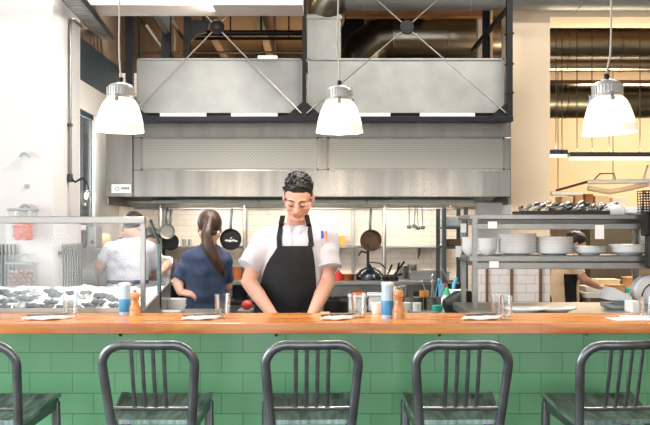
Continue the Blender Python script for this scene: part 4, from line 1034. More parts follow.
for k,(px,Y,r,h,mt,lb) in enumerate(((401,6.75,0.045,0.14,M_steel,'tall steel canister at the back of the work bench behind the pepper mill'),(419,6.78,0.04,0.10,M_brownir,'brown pot at the back of the work bench behind the left insert pot'),(443,6.8,0.03,0.15,M_bluepl,'light blue tub at the back of the work bench behind the utensils'),(424,6.62,0.03,0.115,M_amber,'amber jar standing between the two insert pots on the work bench'),(392,6.6,0.05,0.05,M_blackir,'low black pan behind the right-hand canister on the work bench'),(406,6.3,0.035,0.06,M_ceramic,'small white ramekin left of the insert pots'))):
    x=X(px,Y); tag(put(MB().lathe([(0,0),(r*0.93,0),(r,0.008),(r,h),(r*1.06,h+0.003),(r*0.95,h+0.003),(r*0.9,h-0.012),(0,h-0.02)],(x,Y,WB),24),('steel_canister','small_pot','plastic_tub','glass_jar','low_pan','ramekin')[k],mt),lb,('canister','pot','tub','jar','pan','dish')[k])
simple(MB().box((X(398,6.5),6.5,WB+0.012),(0.16,0.10,0.024),(0,0,0.3),0.004),'cutting_board',M_whitepl,'white cutting board lying on the work bench behind the right mill','board')
# white tubs behind the glass
for k,(a,b,h,lb) in enumerate(((349,366,0.085,'white lidded tub behind the water glass, right of the chef'),(368,387,0.095,'white lidded tub behind the blue canister'))):
    t=thing('lidded_tub',lb,'tub',(X((a+b)/2,6.5),6.5,WB),'white tubs on the work bench')
    put(MB().bx(X(a,6.5),X(b,6.5),6.42,6.6,WB,WB+h,0.012),'tub_body',M_whitepl,t)
    put(MB().bx(X(a-1,6.5),X(b+1,6.5),6.41,6.61,WB+h,WB+h+0.014,0.004),'lid',M_ceramic,t)
simple(MB().loft([(X(358,6.5),6.5,WB+0.1,0.04,0.04),(X(358,6.5),6.5,WB+0.115,0.045,0.045),(X(359,6.5),6.5,WB+0.13,0.02,0.02)],14),'brown_bun',M_copper,'browned bun resting on the white tub behind the water glass','food')
simple(MB().lathe([(0,0),(0.026,0),(0.036,0.055),(0.033,0.055),(0.024,0.006),(0,0.005)],(X(377.5,5.03),5.03,CT),24),'white_cup',M_ceramic,'small white cup on the counter left of the taller canister','cup')
pot('mixing_bowl',336,6.2,WB,0.075,0.075,M_blackir,'dark steel bowl on the bench at the chef\'s right elbow','bowl')
# left low bench with bowls
t=thing('side_bench','low steel bench beside the ice display','bench',(-0.80,5.95,0))
put(MB().bx(-0.885,-0.62,5.2,6.25,0.95,0.98,0.003),'bench_top',M_steel,t)
for x in (-0.86,-0.64):
    for y in (5.24,6.2): put(MB().cyl((x,y,0),(x,y,0.95),0.014),'leg',M_steel,t)
def plate(x,y,z,r,h,name,label,group,m=M_ceramic):
    return tag(put(MB().lathe([(0,0),(r*0.6,0),(r*0.66,h*0.30),(r*0.985,h-0.0055),(r,h-0.004),(r,h+0.0015),(r*0.985,h+0.002),(r*0.64,h*0.35+0.003),(0,0.004)],(x,y,z),36),name,m,angle=60),label,'plate' if name=='plate' else 'bowl',group)
def bowl(x,y,z,r,h,label,group):
    return tag(put(MB().lathe([(0,0),(r*0.5,0),(r*0.55,0.004),(r*0.85,h*0.45),(r,h),(r-0.004,h),(r*0.82,h*0.47),(r*0.5,0.010),(0,0.008)],(x,y,z),36),'bowl',M_ceramic,angle=60),label,'bowl',group)
def stack(px,Y,z,r,n,dz,h,kind,place,group):
    x=X(px,Y)
    for k in range(n):
        lb='white %s, %s from the top of %s' % (kind,ORD[n-1-k],place) if k<n-1 else 'white %s at the top of %s' % (kind,place)
        if kind=='bowl': bowl(x+random.uniform(-1,1)*0.0015,Y,z+k*dz,r,h,lb,group)
        else: plate(x+random.uniform(-1,1)*0.0015,Y,z+k*dz,r,h,'plate',lb,group)
stack(174.5,5.95,0.98,0.070,3,0.016,0.05,'bowl','the bowl stack beside the ice display','bowls beside the ice display')
bowl(X(171,5.35),5.36,0.98,0.055,0.058,'single white bowl in front of the bowl stack, beside the ice display',None)
simple(MB().bx(X(238,6.3),X(252,6.3),6.25,6.45,0.0,0.97,0.004),'steel_cabinet',M_steel,'slim steel cabinet between the woman and the chef','cabinet')
simple(MB().ball((X(247,6.33),6.33,0.97+0.028),(0.035,0.03,0.028),16),'red_bag',M_red,'small red bundle on the slim steel cabinet beside the chef','bundle')

# ================================================================ PASS: TABLE, SHELVES, PLATES
PT=1.03; QX0,QX1=X(466,5.6),3.3; 
t=thing('pass_table','stainless pass table behind the counter at the right, under the plate shelves','table',(2.0,5.7,0))
put(MB().bx(0.76,QX1,5.13,6.1,PT-0.04,PT,0.004),'table_top',M_steel,t)
for x in (0.81,2.0,3.2):
    for y in (5.2,6.04): put(MB().cyl((x,y,0),(x,y,PT-0.04),0.02),'leg',M_steel,t)
put(MB().bx(0.8,QX1-0.05,5.18,6.06,0.3,0.32),'under_shelf',M_steel,t)
s0,s1=5.6,6.08
sh=thing('plate_shelves','two-tier stainless shelving on the pass table, loaded with white plates','shelf',(2.0,5.85,PT))
xa=X(475,5.6)
for x in (xa,X(700,5.6)):
    for y in (s0+0.012,s1-0.012): put(MB().bx(x-0.014,x+0.014,y-0.014,y+0.014,PT,Z(219,5.6)),'post',M_steeld,sh)
xr=X(636,6.06); put(MB().bx(xr-0.014,xr+0.014,s1-0.026,s1+0.002,PT,Z(219,5.6)),'post',M_steeld,sh)
zT=Z(214.5,5.6); zM=Z(256,5.6)
put(MB().bx(xa-0.03,QX1,s0,s1,zT-0.026,zT,0.003),'top_shelf',M_steeld,sh)
put(MB().bx(xa-0.03,QX1,s0,s1,zM-0.03,zM,0.003),'middle_shelf',M_steeld,sh)
put(MB().bx(xa,QX1,s0-0.004,s0+0.03,Z(229.5,5.6),Z(223.5,5.6),0.003),'ticket_rail',M_steeld,sh)
put(MB().bx(xa,QX1,s0-0.004,s0+0.03,Z(269,5.6),Z(262.5,5.6),0.003),'ticket_rail',M_steeld,sh)
put(MB().bx(xa,QX1,s0+0.24,s0+0.3,zM-0.06,zM-0.031),'shelf_beam',M_steeld,sh)
put(MB().bx(xa,QX1,s0+0.24,s0+0.3,zT-0.056,zT-0.027),'shelf_beam',M_steeld,sh)
for px,py,w_,h_,Y,lb in ((492.5,225,9,7,5.59,'small white card on the upper rail of the plate shelves'),(494,264.5,9.5,6.5,5.59,'small white card on the lower rail of the plate shelves'),(599.5,232,9,14,5.588,'hanging white order slip on the upper rail above the low plate stacks')):
    simple(MB().box(at(px,py,Y),(w_*Y/F,0.004,h_*Y/F)),'order_slip',M_paper,lb,'paper','slips on the plate shelves')
for px,py,h_,lb in ((463.5,228,9,'white card on the upper left end of the plate shelves'),(458.5,251.5,11,'white card beside the left end of the plate shelves, lower one')):
    simple(MB().box(at(px,py,5.99),(5.5*5.99/F,0.004,h_*5.99/F)),'order_slip',M_paper,lb,'paper','slips on the plate shelves') if px==463.5 else simple(MB().box(at(px,py,6.0),(6*6/F,0.004,h_*6/F)).tube([at(462,245.5,6.0),at(474,245.5,6.0)],0.004,6),'order_slip',M_paper,lb,'paper','slips on the plate shelves')
random.seed(11)
YS=5.82
stack(470,YS+0.08,zM,0.050,4,0.019,0.045,'bowl','the left bowl stack on the middle shelf','bowls on the middle shelf')
stack(487.5,YS,zM,0.056,4,0.018,0.042,'bowl','the right bowl stack on the middle shelf','bowls on the middle shelf')
stack(517.5,YS,zM,0.105,13,0.0085,0.018,'plate','the tallest plate stack, middle shelf','plates on the middle shelf')
stack(554.5,YS,zM,0.104,11,0.0085,0.018,'plate','the second tallest plate stack, middle shelf','plates on the middle shelf')
stack(589.5,YS,zM,0.092,4,0.0095,0.022,'plate','the lowest plate stack, middle shelf','plates on the middle shelf')
stack(629,YS,zM,0.112,5,0.009,0.024,'plate','the widest plate stack, middle shelf','plates on the middle shelf')
plate(X(525.5,5.36),5.34,PT,0.115,0.024,'plate','wide white plate on the pass table behind the pair of glasses',None)
plate(X(554,5.36),5.36,PT,0.115,0.024,'plate','wide white plate on the pass table, right of the other wide plate',None)
# cutlery tray on the top shelf
x0,x1=X(517,5.78),X(604,5.78)
t=thing('cutlery_tray','shallow black tray of cutlery on the top plate shelf','tray',((x0+x1)/2,5.78,zT))
put(MB().bx(x0,x1,5.66,5.92,zT,zT+0.012,0.003),'tray_base',M_plasblk,t)
put(MB().bx(x0,x1,5.655,5.66,zT,zT+0.022).bx(x0,x1,5.92,5.925,zT,zT+0.022),'tray_rim',M_plasblk,t)
for k in range(26):
    px=520+k*3.2; Y=5.70+0.03*(k%4); x=X(px,5.78); z=zT+0.020+0.006*(k%3)
    d=Vector((0.055+0.01*(k%3),0.05,0.022+0.006*(k%2))); p=Vector((x-0.015,Y,z)); q=p+d
    rs=0.8+0.5*((k*7)%5)/4; ry=((k*5)%7-3)*0.09; q=q+Vector((ry*0.15,0,0.012*((k*3)%4)/3))
    m=MB().tube([p,p.lerp(q,0.65)],[0.007,0.005],8,flat=0.6)
    m.ball(q,(0.022*rs,0.017*rs,0.010),12,(0,-0.35+ry,0.6+ry))
    tag(put(m,'serving_spoon',M_steel if k%3 else M_steeldk),'%s spoon heaped in the black tray on the top shelf, %s from the left' % ('steel' if k%3 else 'dark',ORD[k]),'spoon','spoons in the cutlery tray')
c=at(613.5,213.5,5.85); c.z=zT
m=MB().lathe([(0,0),(0.068,0),(0.068,0.004),(0.062,0.03),(0.045,0.055),(0.015,0.072),(0,0.075)],c,36)
simple(m,'bowl',M_ceramic,'upturned cream bowl beside the cutlery tray on the top shelf','bowl')
stack(640,5.82,zT,0.085,4,0.009,0.018,'plate','the top-shelf stack by the wire basket','plates on the top shelf')
# wire basket hanging at the right edge
t=thing('wire_basket','tall black wire basket hanging at the right edge beside the plate shelves','basket',at(652,213,5.5))
m=MB()
bx0,bx1=X(640,5.5),X(668,5.5); bz0,bz1=Z(212,5.5),Z(191,5.5)
for k in range(11):
    x=bx0+(bx1-bx0)*k/10; m.cyl((x+0.006,5.45,bz0),(x,5.45,bz1),0.0022,seg=5); m.cyl((x+0.006,5.55,bz0),(x,5.55,bz1),0.0022,seg=5)
for k in range(9):
    z=bz0+(bz1-bz0)*k/8; m.tube([(bx0,5.45,z),(bx1,5.45,z),(bx1,5.55,z),(bx0,5.55,z)],0.0022,5,closed=True)
put(m,'wire_mesh',M_black,t)
put(MB().tube([(bx0+0.05,5.55,bz1-0.02),(bx0+0.05,5.60,bz1+0.0),(bx0+0.05,5.63,zT-0.01)],0.004,6),'hanging_hook',M_black,t)
put(MB().bx(X(646,5.5),X(664,5.5),5.47,5.53,Z(268,5.5),bz0,0.01),'lower_holder',M_plasblk,t)
put(MB().bx(X(643,5.5),X(666,5.5),5.46,5.55,Z(236,5.5),bz0,0.012),'basket_bottom',M_black,t)
simple(MB().bx(X(640,5.99),X(648,5.99),5.985,5.99,Z(245,5.99),Z(227,5.99)),'notice_card',M_paper,'white notice card behind the right end of the middle shelf','paper')
# slicer on the pass table
t=thing('meat_slicer','white slicer with a sloping tray and rounded housing at the right of the pass table','slicer',(X(632,5.7),5.7,PT))
put(MB().bx(X(607,5.7),X(652,5.7),5.55,5.85,PT,PT+0.022,0.006),'base',M_plasgry,t)
P=[(X(608.5,5.62),5.60,Z(300,5.62)),(X(613,5.62),5.60,Z(287.5,5.62)),(X(631,5.62),5.60,Z(297,5.62)),(X(631,5.62),5.60,Z(300.5,5.62))]
put(MB().prism(P,(0,0.2,0)),'sloping_tray',M_whitepl,t)
put(MB().bx(X(615,5.7),X(629,5.7),5.64,5.76,PT+0.022,Z(300,5.62)),'tray_foot',M_plasgry,t)
hc=Vector((X(650,5.7),5.72,PT+0.085))
put(MB().lathe([(0,-0.05),(0.085,-0.05),(0.095,-0.04),(0.095,0.04),(0.085,0.05),(0,0.05)],hc,40,(R(90),0,0)),'blade_housing',M_whitepl,t)
put(MB().tube(arc(hc+Vector((0.03,-0.053,-0.03)),0.085,R(95),R(175),12,(1,0,0),(0,0,1)),0.004,6),'black_trim',M_plasblk,t)
simple(MB().bx(X(628,5.35),X(640,5.35),5.28,5.42,PT,PT+0.06,0.008),'white_box',M_whitepl,'small white box in front of the slicer behind the papers','box')

# ================================================================ BACK KITCHEN ON THE RIGHT
for k,(a,b,py,Y,lb) in enumerate(((548,567,156,9.35,'short lit fluorescent batten at the left of the back kitchen'),(569,668,158.5,9.3,'long lit fluorescent batten over the back kitchen'))):
    z=Z(py,Y); t=thing('fluorescent_light',lb,'lamp',(X((a+b)/2,Y),Y,z),'fluorescent battens in the back kitchen')
    put(MB().bx(X(a,Y),X(b,Y),Y-0.04,Y+0.05,z+0.016,z+0.055,0.003),'housing',M_steeldk,t)
    put(MB().cyl((X(a+0.6,Y),Y,z),(X(b-0.6,Y),Y,z),0.014),'tube',M_tube,t)
    for q_ in ((a+8,) if k==0 else (a+40,b-8)): put(MB().cyl((X(q_,Y),Y,z+0.055),(X(q_,Y),Y,3.75),0.004,seg=6),'hanger',M_steeldk,t)
    L=bpy.data.lights.new('batten_light','AREA'); L.shape='RECTANGLE'; L.size=(b-a)*Y/F; L.size_y=0.08; L.energy=16 if k else 5; L.color=(1,0.84,0.62)
    lo=bpy.data.objects.new('batten_light',L); COL.objects.link(lo); lo.location=(X((a+b)/2,Y),Y-0.02,z-0.03)
    L=L.copy(); L.energy*=1.3; lo=bpy.data.objects.new('duct_fill_uplight',L); COL.objects.link(lo); lo.location=(X((a+b)/2,Y),Y,z+0.07); lo.rotation_euler=(R(180),0,0)  # second lamp is an added uplight above the closed housing, brightening the ducts
# long work table
BT=Z(293,8.9)
t=thing('prep_table','long pale prep table in the back kitchen behind the pass','table',(X(620,9.1),9.1,0))
put(MB().bx(X(584,8.9),5.0,8.85,9.6,BT-0.04,BT,0.004),'table_top',M_whitepl,t)
for x in (X(588,8.9),4.9):
    for y in (8.9,9.5): put(MB().cyl((x,y,0),(x,y,BT-0.04),0.02),'leg',M_steel,t)
put(MB().bx(X(588,8.9),4.9,8.95,9.5,0.5,0.53),'under_shelf',M_steel,t)
def tray(px,w_,Y,d,h,m_,lb,z=BT,name='food_tray'):
    x=X(px,Y); w_=w_*Y/F
    return simple(MB().bx(x-w_/2,x+w_/2,Y-d/2,Y+d/2,z,z+h,0.008).bx(x-w_/2-0.008,x+w_/2+0.008,Y-d/2-0.008,Y+d/2+0.008,z+h-0.010,z+h-0.003),name,m_,lb,'tray','trays on the prep table')
tray(592,20,9.15,0.3,0.05,M_whitepl,'long white tray on the prep table, beside the bending worker')
tray(606,22,9.4,0.2,0.10,M_beigej,'cream tub at the back of the prep table')
tray(615,14,9.0,0.2,0.07,M_card,'brown tray in the middle of the prep table')
tray(631,14,8.95,0.1,0.04,M_teal,'teal tray at the right of the prep table')
tray(636,20,9.35,0.25,0.12,M_card,'tall brown box at the right end of the prep table',BT,'brown_box')
# wall shelf with boxes, white rail rack above
t=thing('storage_shelf','cream wall shelf of boxes in the back kitchen','shelf',(X(600,11.5),11.9,Z(207,11.6)))
zq=Z(207,11.6); put(MB().bx(X(548,11.6),5.6,11.55,12.48,zq-0.03,zq,0.004),'shelf_board',M_whitepl,t)
for px in (556,600,645): put(MB().bx(X(px,11.6),X(px,11.6)+0.03,11.6,12.48,zq-0.16,zq-0.03),'bracket',M_whitepl,t)
for k,(a,b,h,m_,lb) in enumerate(((560,571,0.12,M_beigej,'cream carton at the left of the back shelf'),(573,581,0.15,M_card,'small brown carton, second on the back shelf'),(583,591,0.15,M_trimw,'dark brown carton, third on the back shelf'),(593,607,0.13,M_beigej,'cream carton right of the dark brown one'),(610,624,0.11,M_whitepl,'white carton at the right of the back shelf'))):
    simple(MB().bx(X(a,11.7),X(b,11.7),11.6,11.95,zq,zq+h,0.006),'carton',m_,lb,'box','cartons on the back shelf')
t=thing('overhead_rack','white hanging rack of tubes over the back kitchen shelf','rack',(X(610,10.2),10.2,Z(190,10.2)))
put(MB().cyl(at(587,182,10.2),at(668,181,10.2),0.022),'top_tube',M_whitepl,t)
put(MB().cyl(at(556,190.5,10.2),at(587,182,10.2),0.012),'sloping_tube',M_brownir,t)
put(MB().tube([at(588,188,10.25),at(610,192,10.25),at(630,188,10.25),at(648,184,10.25)],0.026,12),'sagging_cloth',M_beigej,t)
put(MB().tube([at(592,182,10.2),at(600,173.5,10.2),at(614,173.5,10.2),at(616,182,10.2)],0.008,6),'wire_loop',M_steeld,t)
put(MB().cyl(at(551,193.5,10.2),at(582,193.5,10.2),0.022),'lower_tube',M_whitepl,t)
for px in (558,613): put(MB().cyl(at(px,{558:190,592:182,613:182,640:181}[px],10.2),(X(px,10.2),10.2,3.75),0.004,seg=6),'hanger',M_brownir,t)
put(MB().cyl(at(643,181,10.2),at(648,165,10.2),0.012),'brace',M_whitepl,t)
for py,d in ((270,0),): pass
simple(MB().bx(X(590,9.9),X(632,9.9),9.9,10.3,0,Z(228,9.9),0.01),'fridge',mat('dark_fridge',(92,84,74),0.4,0.4,0.08,4),'tall dark refrigerator seen between the plate shelves','fridge')
# ================================================================ PEOPLE
def merge(dst, src):
    me = bpy.data.meshes.new('t'); src.bm.to_mesh(me); src.bm.free(); dst.bm.from_mesh(me); bpy.data.meshes.remove(me)
def head_lumps():
    h = MB()
    h.ball((0,0.014,0.030),(0.075,0.097,0.086),28)
    h.ball((0,-0.032,-0.040),(0.060,0.058,0.074),24)
    h.ball((0,-0.066,-0.098),(0.027,0.023,0.020),16)
    for s in (-1,1):
        h.cap((s*0.058,0.005,-0.055),(s*0.022,-0.066,-0.102),0.018,0.014)
        h.ball((s*0.036,-0.062,-0.026),(0.024,0.026,0.026),16)
        h.ball((s*0.031,-0.078,-0.002),(0.016,0.011,0.010),14)
        h.ball((s*0.079,0.014,-0.010),(0.008,0.018,0.031),14,(0.25,0,s*-0.35))
        h.ball((s*0.081,0.010,-0.034),(0.006,0.009,0.011),10)
        h.ball((s*0.012,-0.098,-0.036),(0.009,0.010,0.008),10)
        h.cap((s*0.012,-0.082,0.019),(s*0.044,-0.074,0.020),0.010,0.008)
    h.cap((0,-0.086,0.012),(0,-0.112,-0.028),0.0085,0.0115)
    h.ball((0,-0.114,-0.031),(0.0115,0.011,0.009),12)
    h.cap((-0.018,-0.086,-0.063),(0.018,-0.086,-0.063),0.0065)
    h.cap((-0.015,-0.085,-0.074),(0.015,-0.085,-0.074),0.0075)
    return h
def hand_lumps(mb, w, d, nrm, thumb, curl=0.35, s=1.0, spread=0.10):
    """w wrist, d towards the fingers, nrm out of the palm, thumb: side the thumb is on"""
    d = Vector(d).normalized(); nrm = Vector(nrm); nrm = (nrm-d*nrm.dot(d)).normalized(); sd = d.cross(nrm).normalized()
    if sd.dot(Vector(thumb)) < 0: sd = -sd
    w = Vector(w)
    for k in range(4):
        o = (-1.5+k)*0.019*s
        mb.cap(w+sd*o*0.75+d*0.012*s, w+sd*o+d*0.086*s, 0.0135*s, 0.0115*s, 10)
        L = (0.062,0.074,0.080,0.072)[k]*s
        p = w+sd*o+d*(0.086-0.004*abs(k-2))*s; a = curl*0.6; q = p
        dd = (d+sd*(-1.5+k)*spread*0.5).normalized()
        for j,fr in enumerate((0.45,0.31,0.24)):
            dv = dd*math.cos(a)+nrm*math.sin(a); q = p+dv*L*fr
            mb.cap(p,q,(0.0095,0.0085,0.0078)[j]*s,(0.0085,0.0078,0.0068)[j]*s,10); p = q; a += curl
    p = w+sd*0.022*s+d*0.028*s
    q = p+(sd*0.75+d*0.6+nrm*0.35).normalized()*0.040*s; r_ = q+(sd*0.25+d*0.9+nrm*0.45).normalized()*0.030*s
    mb.cap(p,q,0.0145*s,0.0105*s,10); mb.cap(q,r_,0.0105*s,0.0085*s,10)
def head_matrix(c, pitch, yaw=0.0, roll=0.0, s=1.0):
    return Matrix.Translation(Vector(c)) @ Matrix.Rotation(yaw,4,'Z') @ Matrix.Rotation(roll,4,'Y') @ Matrix.Rotation(pitch,4,'X') @ Matrix.Scale(s,4)
def build_body(root, J, voxel=0.006, sleeve_skin=True):
    mb = MB(); HM = J['head']
    h = head_lumps(); h.move(HM); merge(mb,h)
    mb.cap(HM @ Vector((0,0.030,-0.055)), J['neck'], 0.054*J.get('s',1), 0.060*J.get('s',1))
    mb.loft([(a[0],a[1],a[2],a[3]*0.86,a[4]*0.86) for a in J['torso']],20)
    s = J.get('s',1)
    for side in ('L','R'):
        S,E,W = J['sh'+side],J['el'+side],J['wr'+side]
        mb.cap(S,E,0.050*s,0.041*s); mb.cap(E,Vector(E).lerp(Vector(W),0.4),0.042*s,0.040*s); mb.cap(Vector(E).lerp(Vector(W),0.35),W,0.040*s,0.027*s)
        hd,hn,ht = J['hand'+side]; hand_lumps(mb, Vector(W), hd, hn, ht, J.get('curl',0.4), s)
        H,K,A = J['hip'+side],J['kn'+side],J['an'+side]
        mb.cap(H,K,0.085*s,0.058*s); mb.cap(K,A,0.055*s,0.038*s)
        A = Vector(A); mb.cap(A+Vector((0,0.03,-0.045)),A+Vector((0,0,-0.045))+Vector(J['face'])*0.14,0.036*s,0.030*s)
    me = fuse(mb, voxel, 5, 0.5)
    return me
def dress_head(root, me, HM, hairmat, line, thick, spike=0.004, sc=70, s=1.0, tufts=0):
    """hair grows from the scalp: the part of the head above the hairline, lifted off along its normals"""
    inv = HM.inverted()
    def mask(p):
        q = inv @ p
        if q.length > 0.2 or abs(q.x) > 0.12: return -1, q
        th = abs(math.degrees(math.atan2(q.x, -(q.y-0.014))))
        zl = line[-1][1]
        for (a0,z0),(a1,z1) in zip(line,line[1:]):
            if a0 <= th <= a1: zl = z0+(z1-z0)*(th-a0)/(a1-a0); break
        return (q.z-zl)/0.03, q
    bm = bmesh.new(); bm.from_mesh(me)
    bm.verts.ensure_lookup_table(); bm.normal_update()
    val = {}
    for v in bm.verts: val[v] = mask(v.co)
    dele = [v for v in bm.verts if val[v][0] < 0 or (abs(val[v][1].x) > 0.078 and val[v][1].z < 0.022 and val[v][1].y < 0.035)]
    keep = {v:(val[v], v.normal.copy()) for v in bm.verts}
    for v in bm.verts:
        (m_,q),nr = keep[v]
        if m_ < 0: continue
        k = min(1,m_); k = k*k*(3-2*k)
        n_ = noise.noise(q*sc)+0.6*noise.noise(q*sc*2.3)
        v.co += nr*(k*(thick(q)+spike*n_*(1 if q.z > 0.05 else 0.25))+0.0008)
    bmesh.ops.delete(bm, geom=dele, context='VERTS')
    if tufts:
        rnd = random.Random(5); cand = [v for v in bm.verts if (inv @ v.co).z > 0.05 and mask(v.co)[0] > 0.5]
        tm = MB()
        for v in rnd.sample(cand, min(tufts,len(cand))):
            q = inv @ v.co; dl = (q-Vector((0,0.02,0.0))).normalized()*0.9+Vector((rnd.uniform(-0.5,0.5),-0.55+rnd.uniform(-0.3,0.3),0.25))
            d = (HM.to_3x3() @ dl).normalized(); L = rnd.uniform(0.007,0.014)
            tm.tube([v.co-d*0.008, v.co+d*L*0.5, v.co+d*L+Vector((0,0,-0.003))],[0.008,0.0065,0.002],7)
        t_ = bpy.data.meshes.new('t'); tm.bm.to_mesh(t_); tm.bm.free(); bm.from_mesh(t_); bpy.data.meshes.remove(t_)
    out = bpy.data.meshes.new('hair'); bm.to_mesh(out); bm.free()
    # drop stray bits
    return link_mesh(out,'hair',hairmat,root,True,180)
def paint_lips(me, HM):
    inv = HM.inverted()
    for p in me.polygons:
        q = inv @ p.center
        if abs(q.x) < 0.022 and -0.082 < q.z < -0.056 and q.y < -0.086 + 0.25*abs(q.x) : p.material_index = 1
def brows(root, HM, m):
    for s in (-1,1):
        mb = MB(); mb.tube([HM@Vector((s*0.013,-0.0935,0.021)),HM@Vector((s*0.030,-0.0905,0.027)),HM@Vector((s*0.049,-0.079,0.021))],[0.0048,0.0058,0.003],8,flat=0.6)
        put(mb,'eyebrow',m,root)
        mb = MB(); mb.tube([HM@Vector((s*0.018,-0.0875,-0.007)),HM@Vector((s*0.031,-0.0905,-0.0095)),HM@Vector((s*0.045,-0.084,-0.006))],[0.0022,0.0032,0.0022],6)
        put(mb,'eyelashes',m,root)
def garment(J, secs, sleeves, voxel=0.010, wr=0.004, it=4, tail=None):
    mb = MB(); mb.loft(secs,28)
    for S,Hm,r1,r2 in sleeves:
        S = Vector(S); Hm = Vector(Hm); mb.ball(S,r1*1.02,18); mb.cyl(S,Hm,r1,r2,20)
    me = fuse(mb,voxel,it,0.5)
    me.update()
    nr = [v.normal.copy() for v in me.vertices]
    for v,n_ in zip(me.vertices,nr):
        c = v.co
        f = noise.noise(Vector((c.x*9,c.y*9,c.z*14)))+0.7*noise.noise(Vector((c.x*22+c.z*9,c.y*20,c.z*20)))
        v.co = c+n_*wr*f
    return me
def legs(root, J, m, top):
    mb = MB(); s=J.get('s',1)
    mb.loft(top,22)
    for sd in ('L','R'):
        H,K,A = J['hip'+sd],J['kn'+sd],J['an'+sd]
        mb.cap(H,K,0.100*s,0.076*s); mb.cyl(K,Vector(A),0.076*s,0.060*s,18); mb.ball(K,0.076*s)
    return link_mesh(fuse(mb,0.014,4),'trousers',m,root,True,60)
def shoes(root,J,m):
    for sd in ('L','R'):
        A = Vector(J['an'+sd]); f = Vector(J['face'])
        mb = MB(); mb.cap((A.x,A.y,0.05)-f*0.04 if False else Vector((A.x,A.y,0.052))-f*0.05, Vector((A.x,A.y,0.046))+f*0.16,0.050,0.045); mb.cyl((A.x,A.y,0.05),(A.x,A.y,0.13),0.052,0.050)
        me = fuse(mb,0.010,3)
        for v in me.vertices: v.co.z = max(v.co.z,0.002)
        link_mesh(me,'shoe',m,root,True,60)

def project_sheet(bvhs, rows, nu, off, Y0=4.6, d=(0,1,0), smooth=3, thick=0.004, relax=True):
    """rows: (x_left, x_right, z); returns a cloth sheet lying just off the surfaces"""
    P = []
    for (xl,xr,z) in rows:
        row = []
        for j in range(nu):
            x = xl+(xr-xl)*j/(nu-1); y = None
            for b in bvhs:
                h = b.ray_cast(Vector((x,Y0,z)),Vector(d))
                if h[0] is not None and (y is None or h[0].y*d[1] < y*d[1]): y = h[0].y
            row.append([x,y,z])
        P.append(row)
    m,n = len(P),nu
    flat = [c[1] for r_ in P for c in r_ if c[1] is not None]; df = sum(flat)/len(flat)
    for r_ in P:
        last = next((c[1] for c in r_ if c[1] is not None),df)
        for c in r_:
            if c[1] is None: c[1] = last
            last = c[1]
    base = [[c[1] for c in r_] for r_ in P]
    cur = [r_[:] for r_ in base]
    for _ in range(smooth):
        nx = [r_[:] for r_ in cur]
        for i in range(m):
            for j in range(n):
                q = [cur[a][b] for a,b in ((i-1,j),(i+1,j),(i,j-1),(i,j+1)) if 0<=a<m and 0<=b<n]
                v = sum(q)/len(q); v = 0.5*v+0.5*cur[i][j]
                nx[i][j] = min(v,base[i][j]) if d[1] > 0 else max(v,base[i][j])
        cur = nx
    for i in range(m):
        for j in range(n): P[i][j] = Vector((P[i][j][0],cur[i][j]-off*d[1],P[i][j][2]))
    return P

SHORT = [(0,0.064),(35,0.060),(52,0.040),(66,0.012),(80,-0.002),(92,0.016),(115,-0.02),(140,-0.05),(180,-0.062)]
# ---------------------------------------------------------------- the chef in the black apron
D=5.5
def c_(px,py,Y=D): return at(px,py,Y)
HM = head_matrix((X(298.3,5.43),5.43,Z(196.5,5.43)), R(33), R(-3), R(3), 0.98)
chef = thing('person','cook in white short-sleeved jacket and black apron, head bowed over the counter','person',(-0.18,5.5,0))
J = dict(head=HM, neck=Vector((X(296,5.5),5.53,1.455)), face=(0,-1,0),
    torso=[(-0.205,5.53,0.82,0.165,0.115),(-0.20,5.53,0.92,0.168,0.118),(-0.19,5.52,1.06,0.158,0.112),(-0.172,5.51,1.20,0.168,0.118),(-0.162,5.51,1.32,0.180,0.118),(-0.157,5.51,1.40,0.178,0.098),(-0.155,5.515,1.455,0.135,0.072),(-0.155,5.52,1.49,0.07,0.06)],
    shL=(-0.318,5.51,1.405), elL=(-0.405,5.44,1.185), wrL=(-0.258,5.22,1.015), shR=(0.005,5.51,1.405), elR=(0.012,5.44,1.18), wrR=(-0.072,5.22,1.015),
    handL=((0.55,-0.75,-0.45),(0.1,-0.3,-1),(1,0.4,0)), handR=((-0.45,-0.8,-0.45),(-0.1,-0.3,-1),(-1,0.4,0)), curl=0.45,
    hipL=(-0.29,5.54,0.86), knL=(-0.30,5.50,0.48), anL=(-0.30,5.54,0.09), hipR=(-0.12,5.54,0.86), knR=(-0.11,5.50,0.48), anR=(-0.11,5.54,0.09))
me = build_body(chef,J,0.0048)
me.materials.append(M_skin); me.materials.append(M_lip); paint_lips(me,HM)
dress_head(chef,me,HM,M_hair,SHORT,lambda q: 0.002+0.012*max(0,min(1,(q.z-0.058)/0.05))+0.005*max(0,-q.y/0.08)*(q.z>0.06),0.005,85,1.0,120)
brows(chef,HM,M_hair)
link_mesh(me,'body',None,chef,True,180)
jk = garment(J,[(-0.205,5.53,0.76,0.190,0.140),(-0.20,5.53,0.92,0.180,0.132),(-0.19,5.52,1.06,0.172,0.126),(-0.172,5.51,1.20,0.182,0.130),(-0.162,5.51,1.32,0.194,0.130),(-0.157,5.51,1.40,0.186,0.112),(-0.155,5.515,1.452,0.142,0.086),(-0.155,5.52,1.487,0.078,0.070)],
    [((-0.312,5.51,1.398),(-0.408,5.445,1.262),0.078,0.062),((0.000,5.51,1.398),(0.022,5.445,1.255),0.078,0.064)],0.009,0.0085)
bj = bvh_of(jk)
tr = legs(chef,J,M_trouser,[(-0.205,5.53,0.80,0.16,0.12),(-0.205,5.53,0.95,0.165,0.122)])
shoes(chef,J,M_plasblk)
jacket = link_mesh(jk,'jacket',M_jacket,chef,True,60)
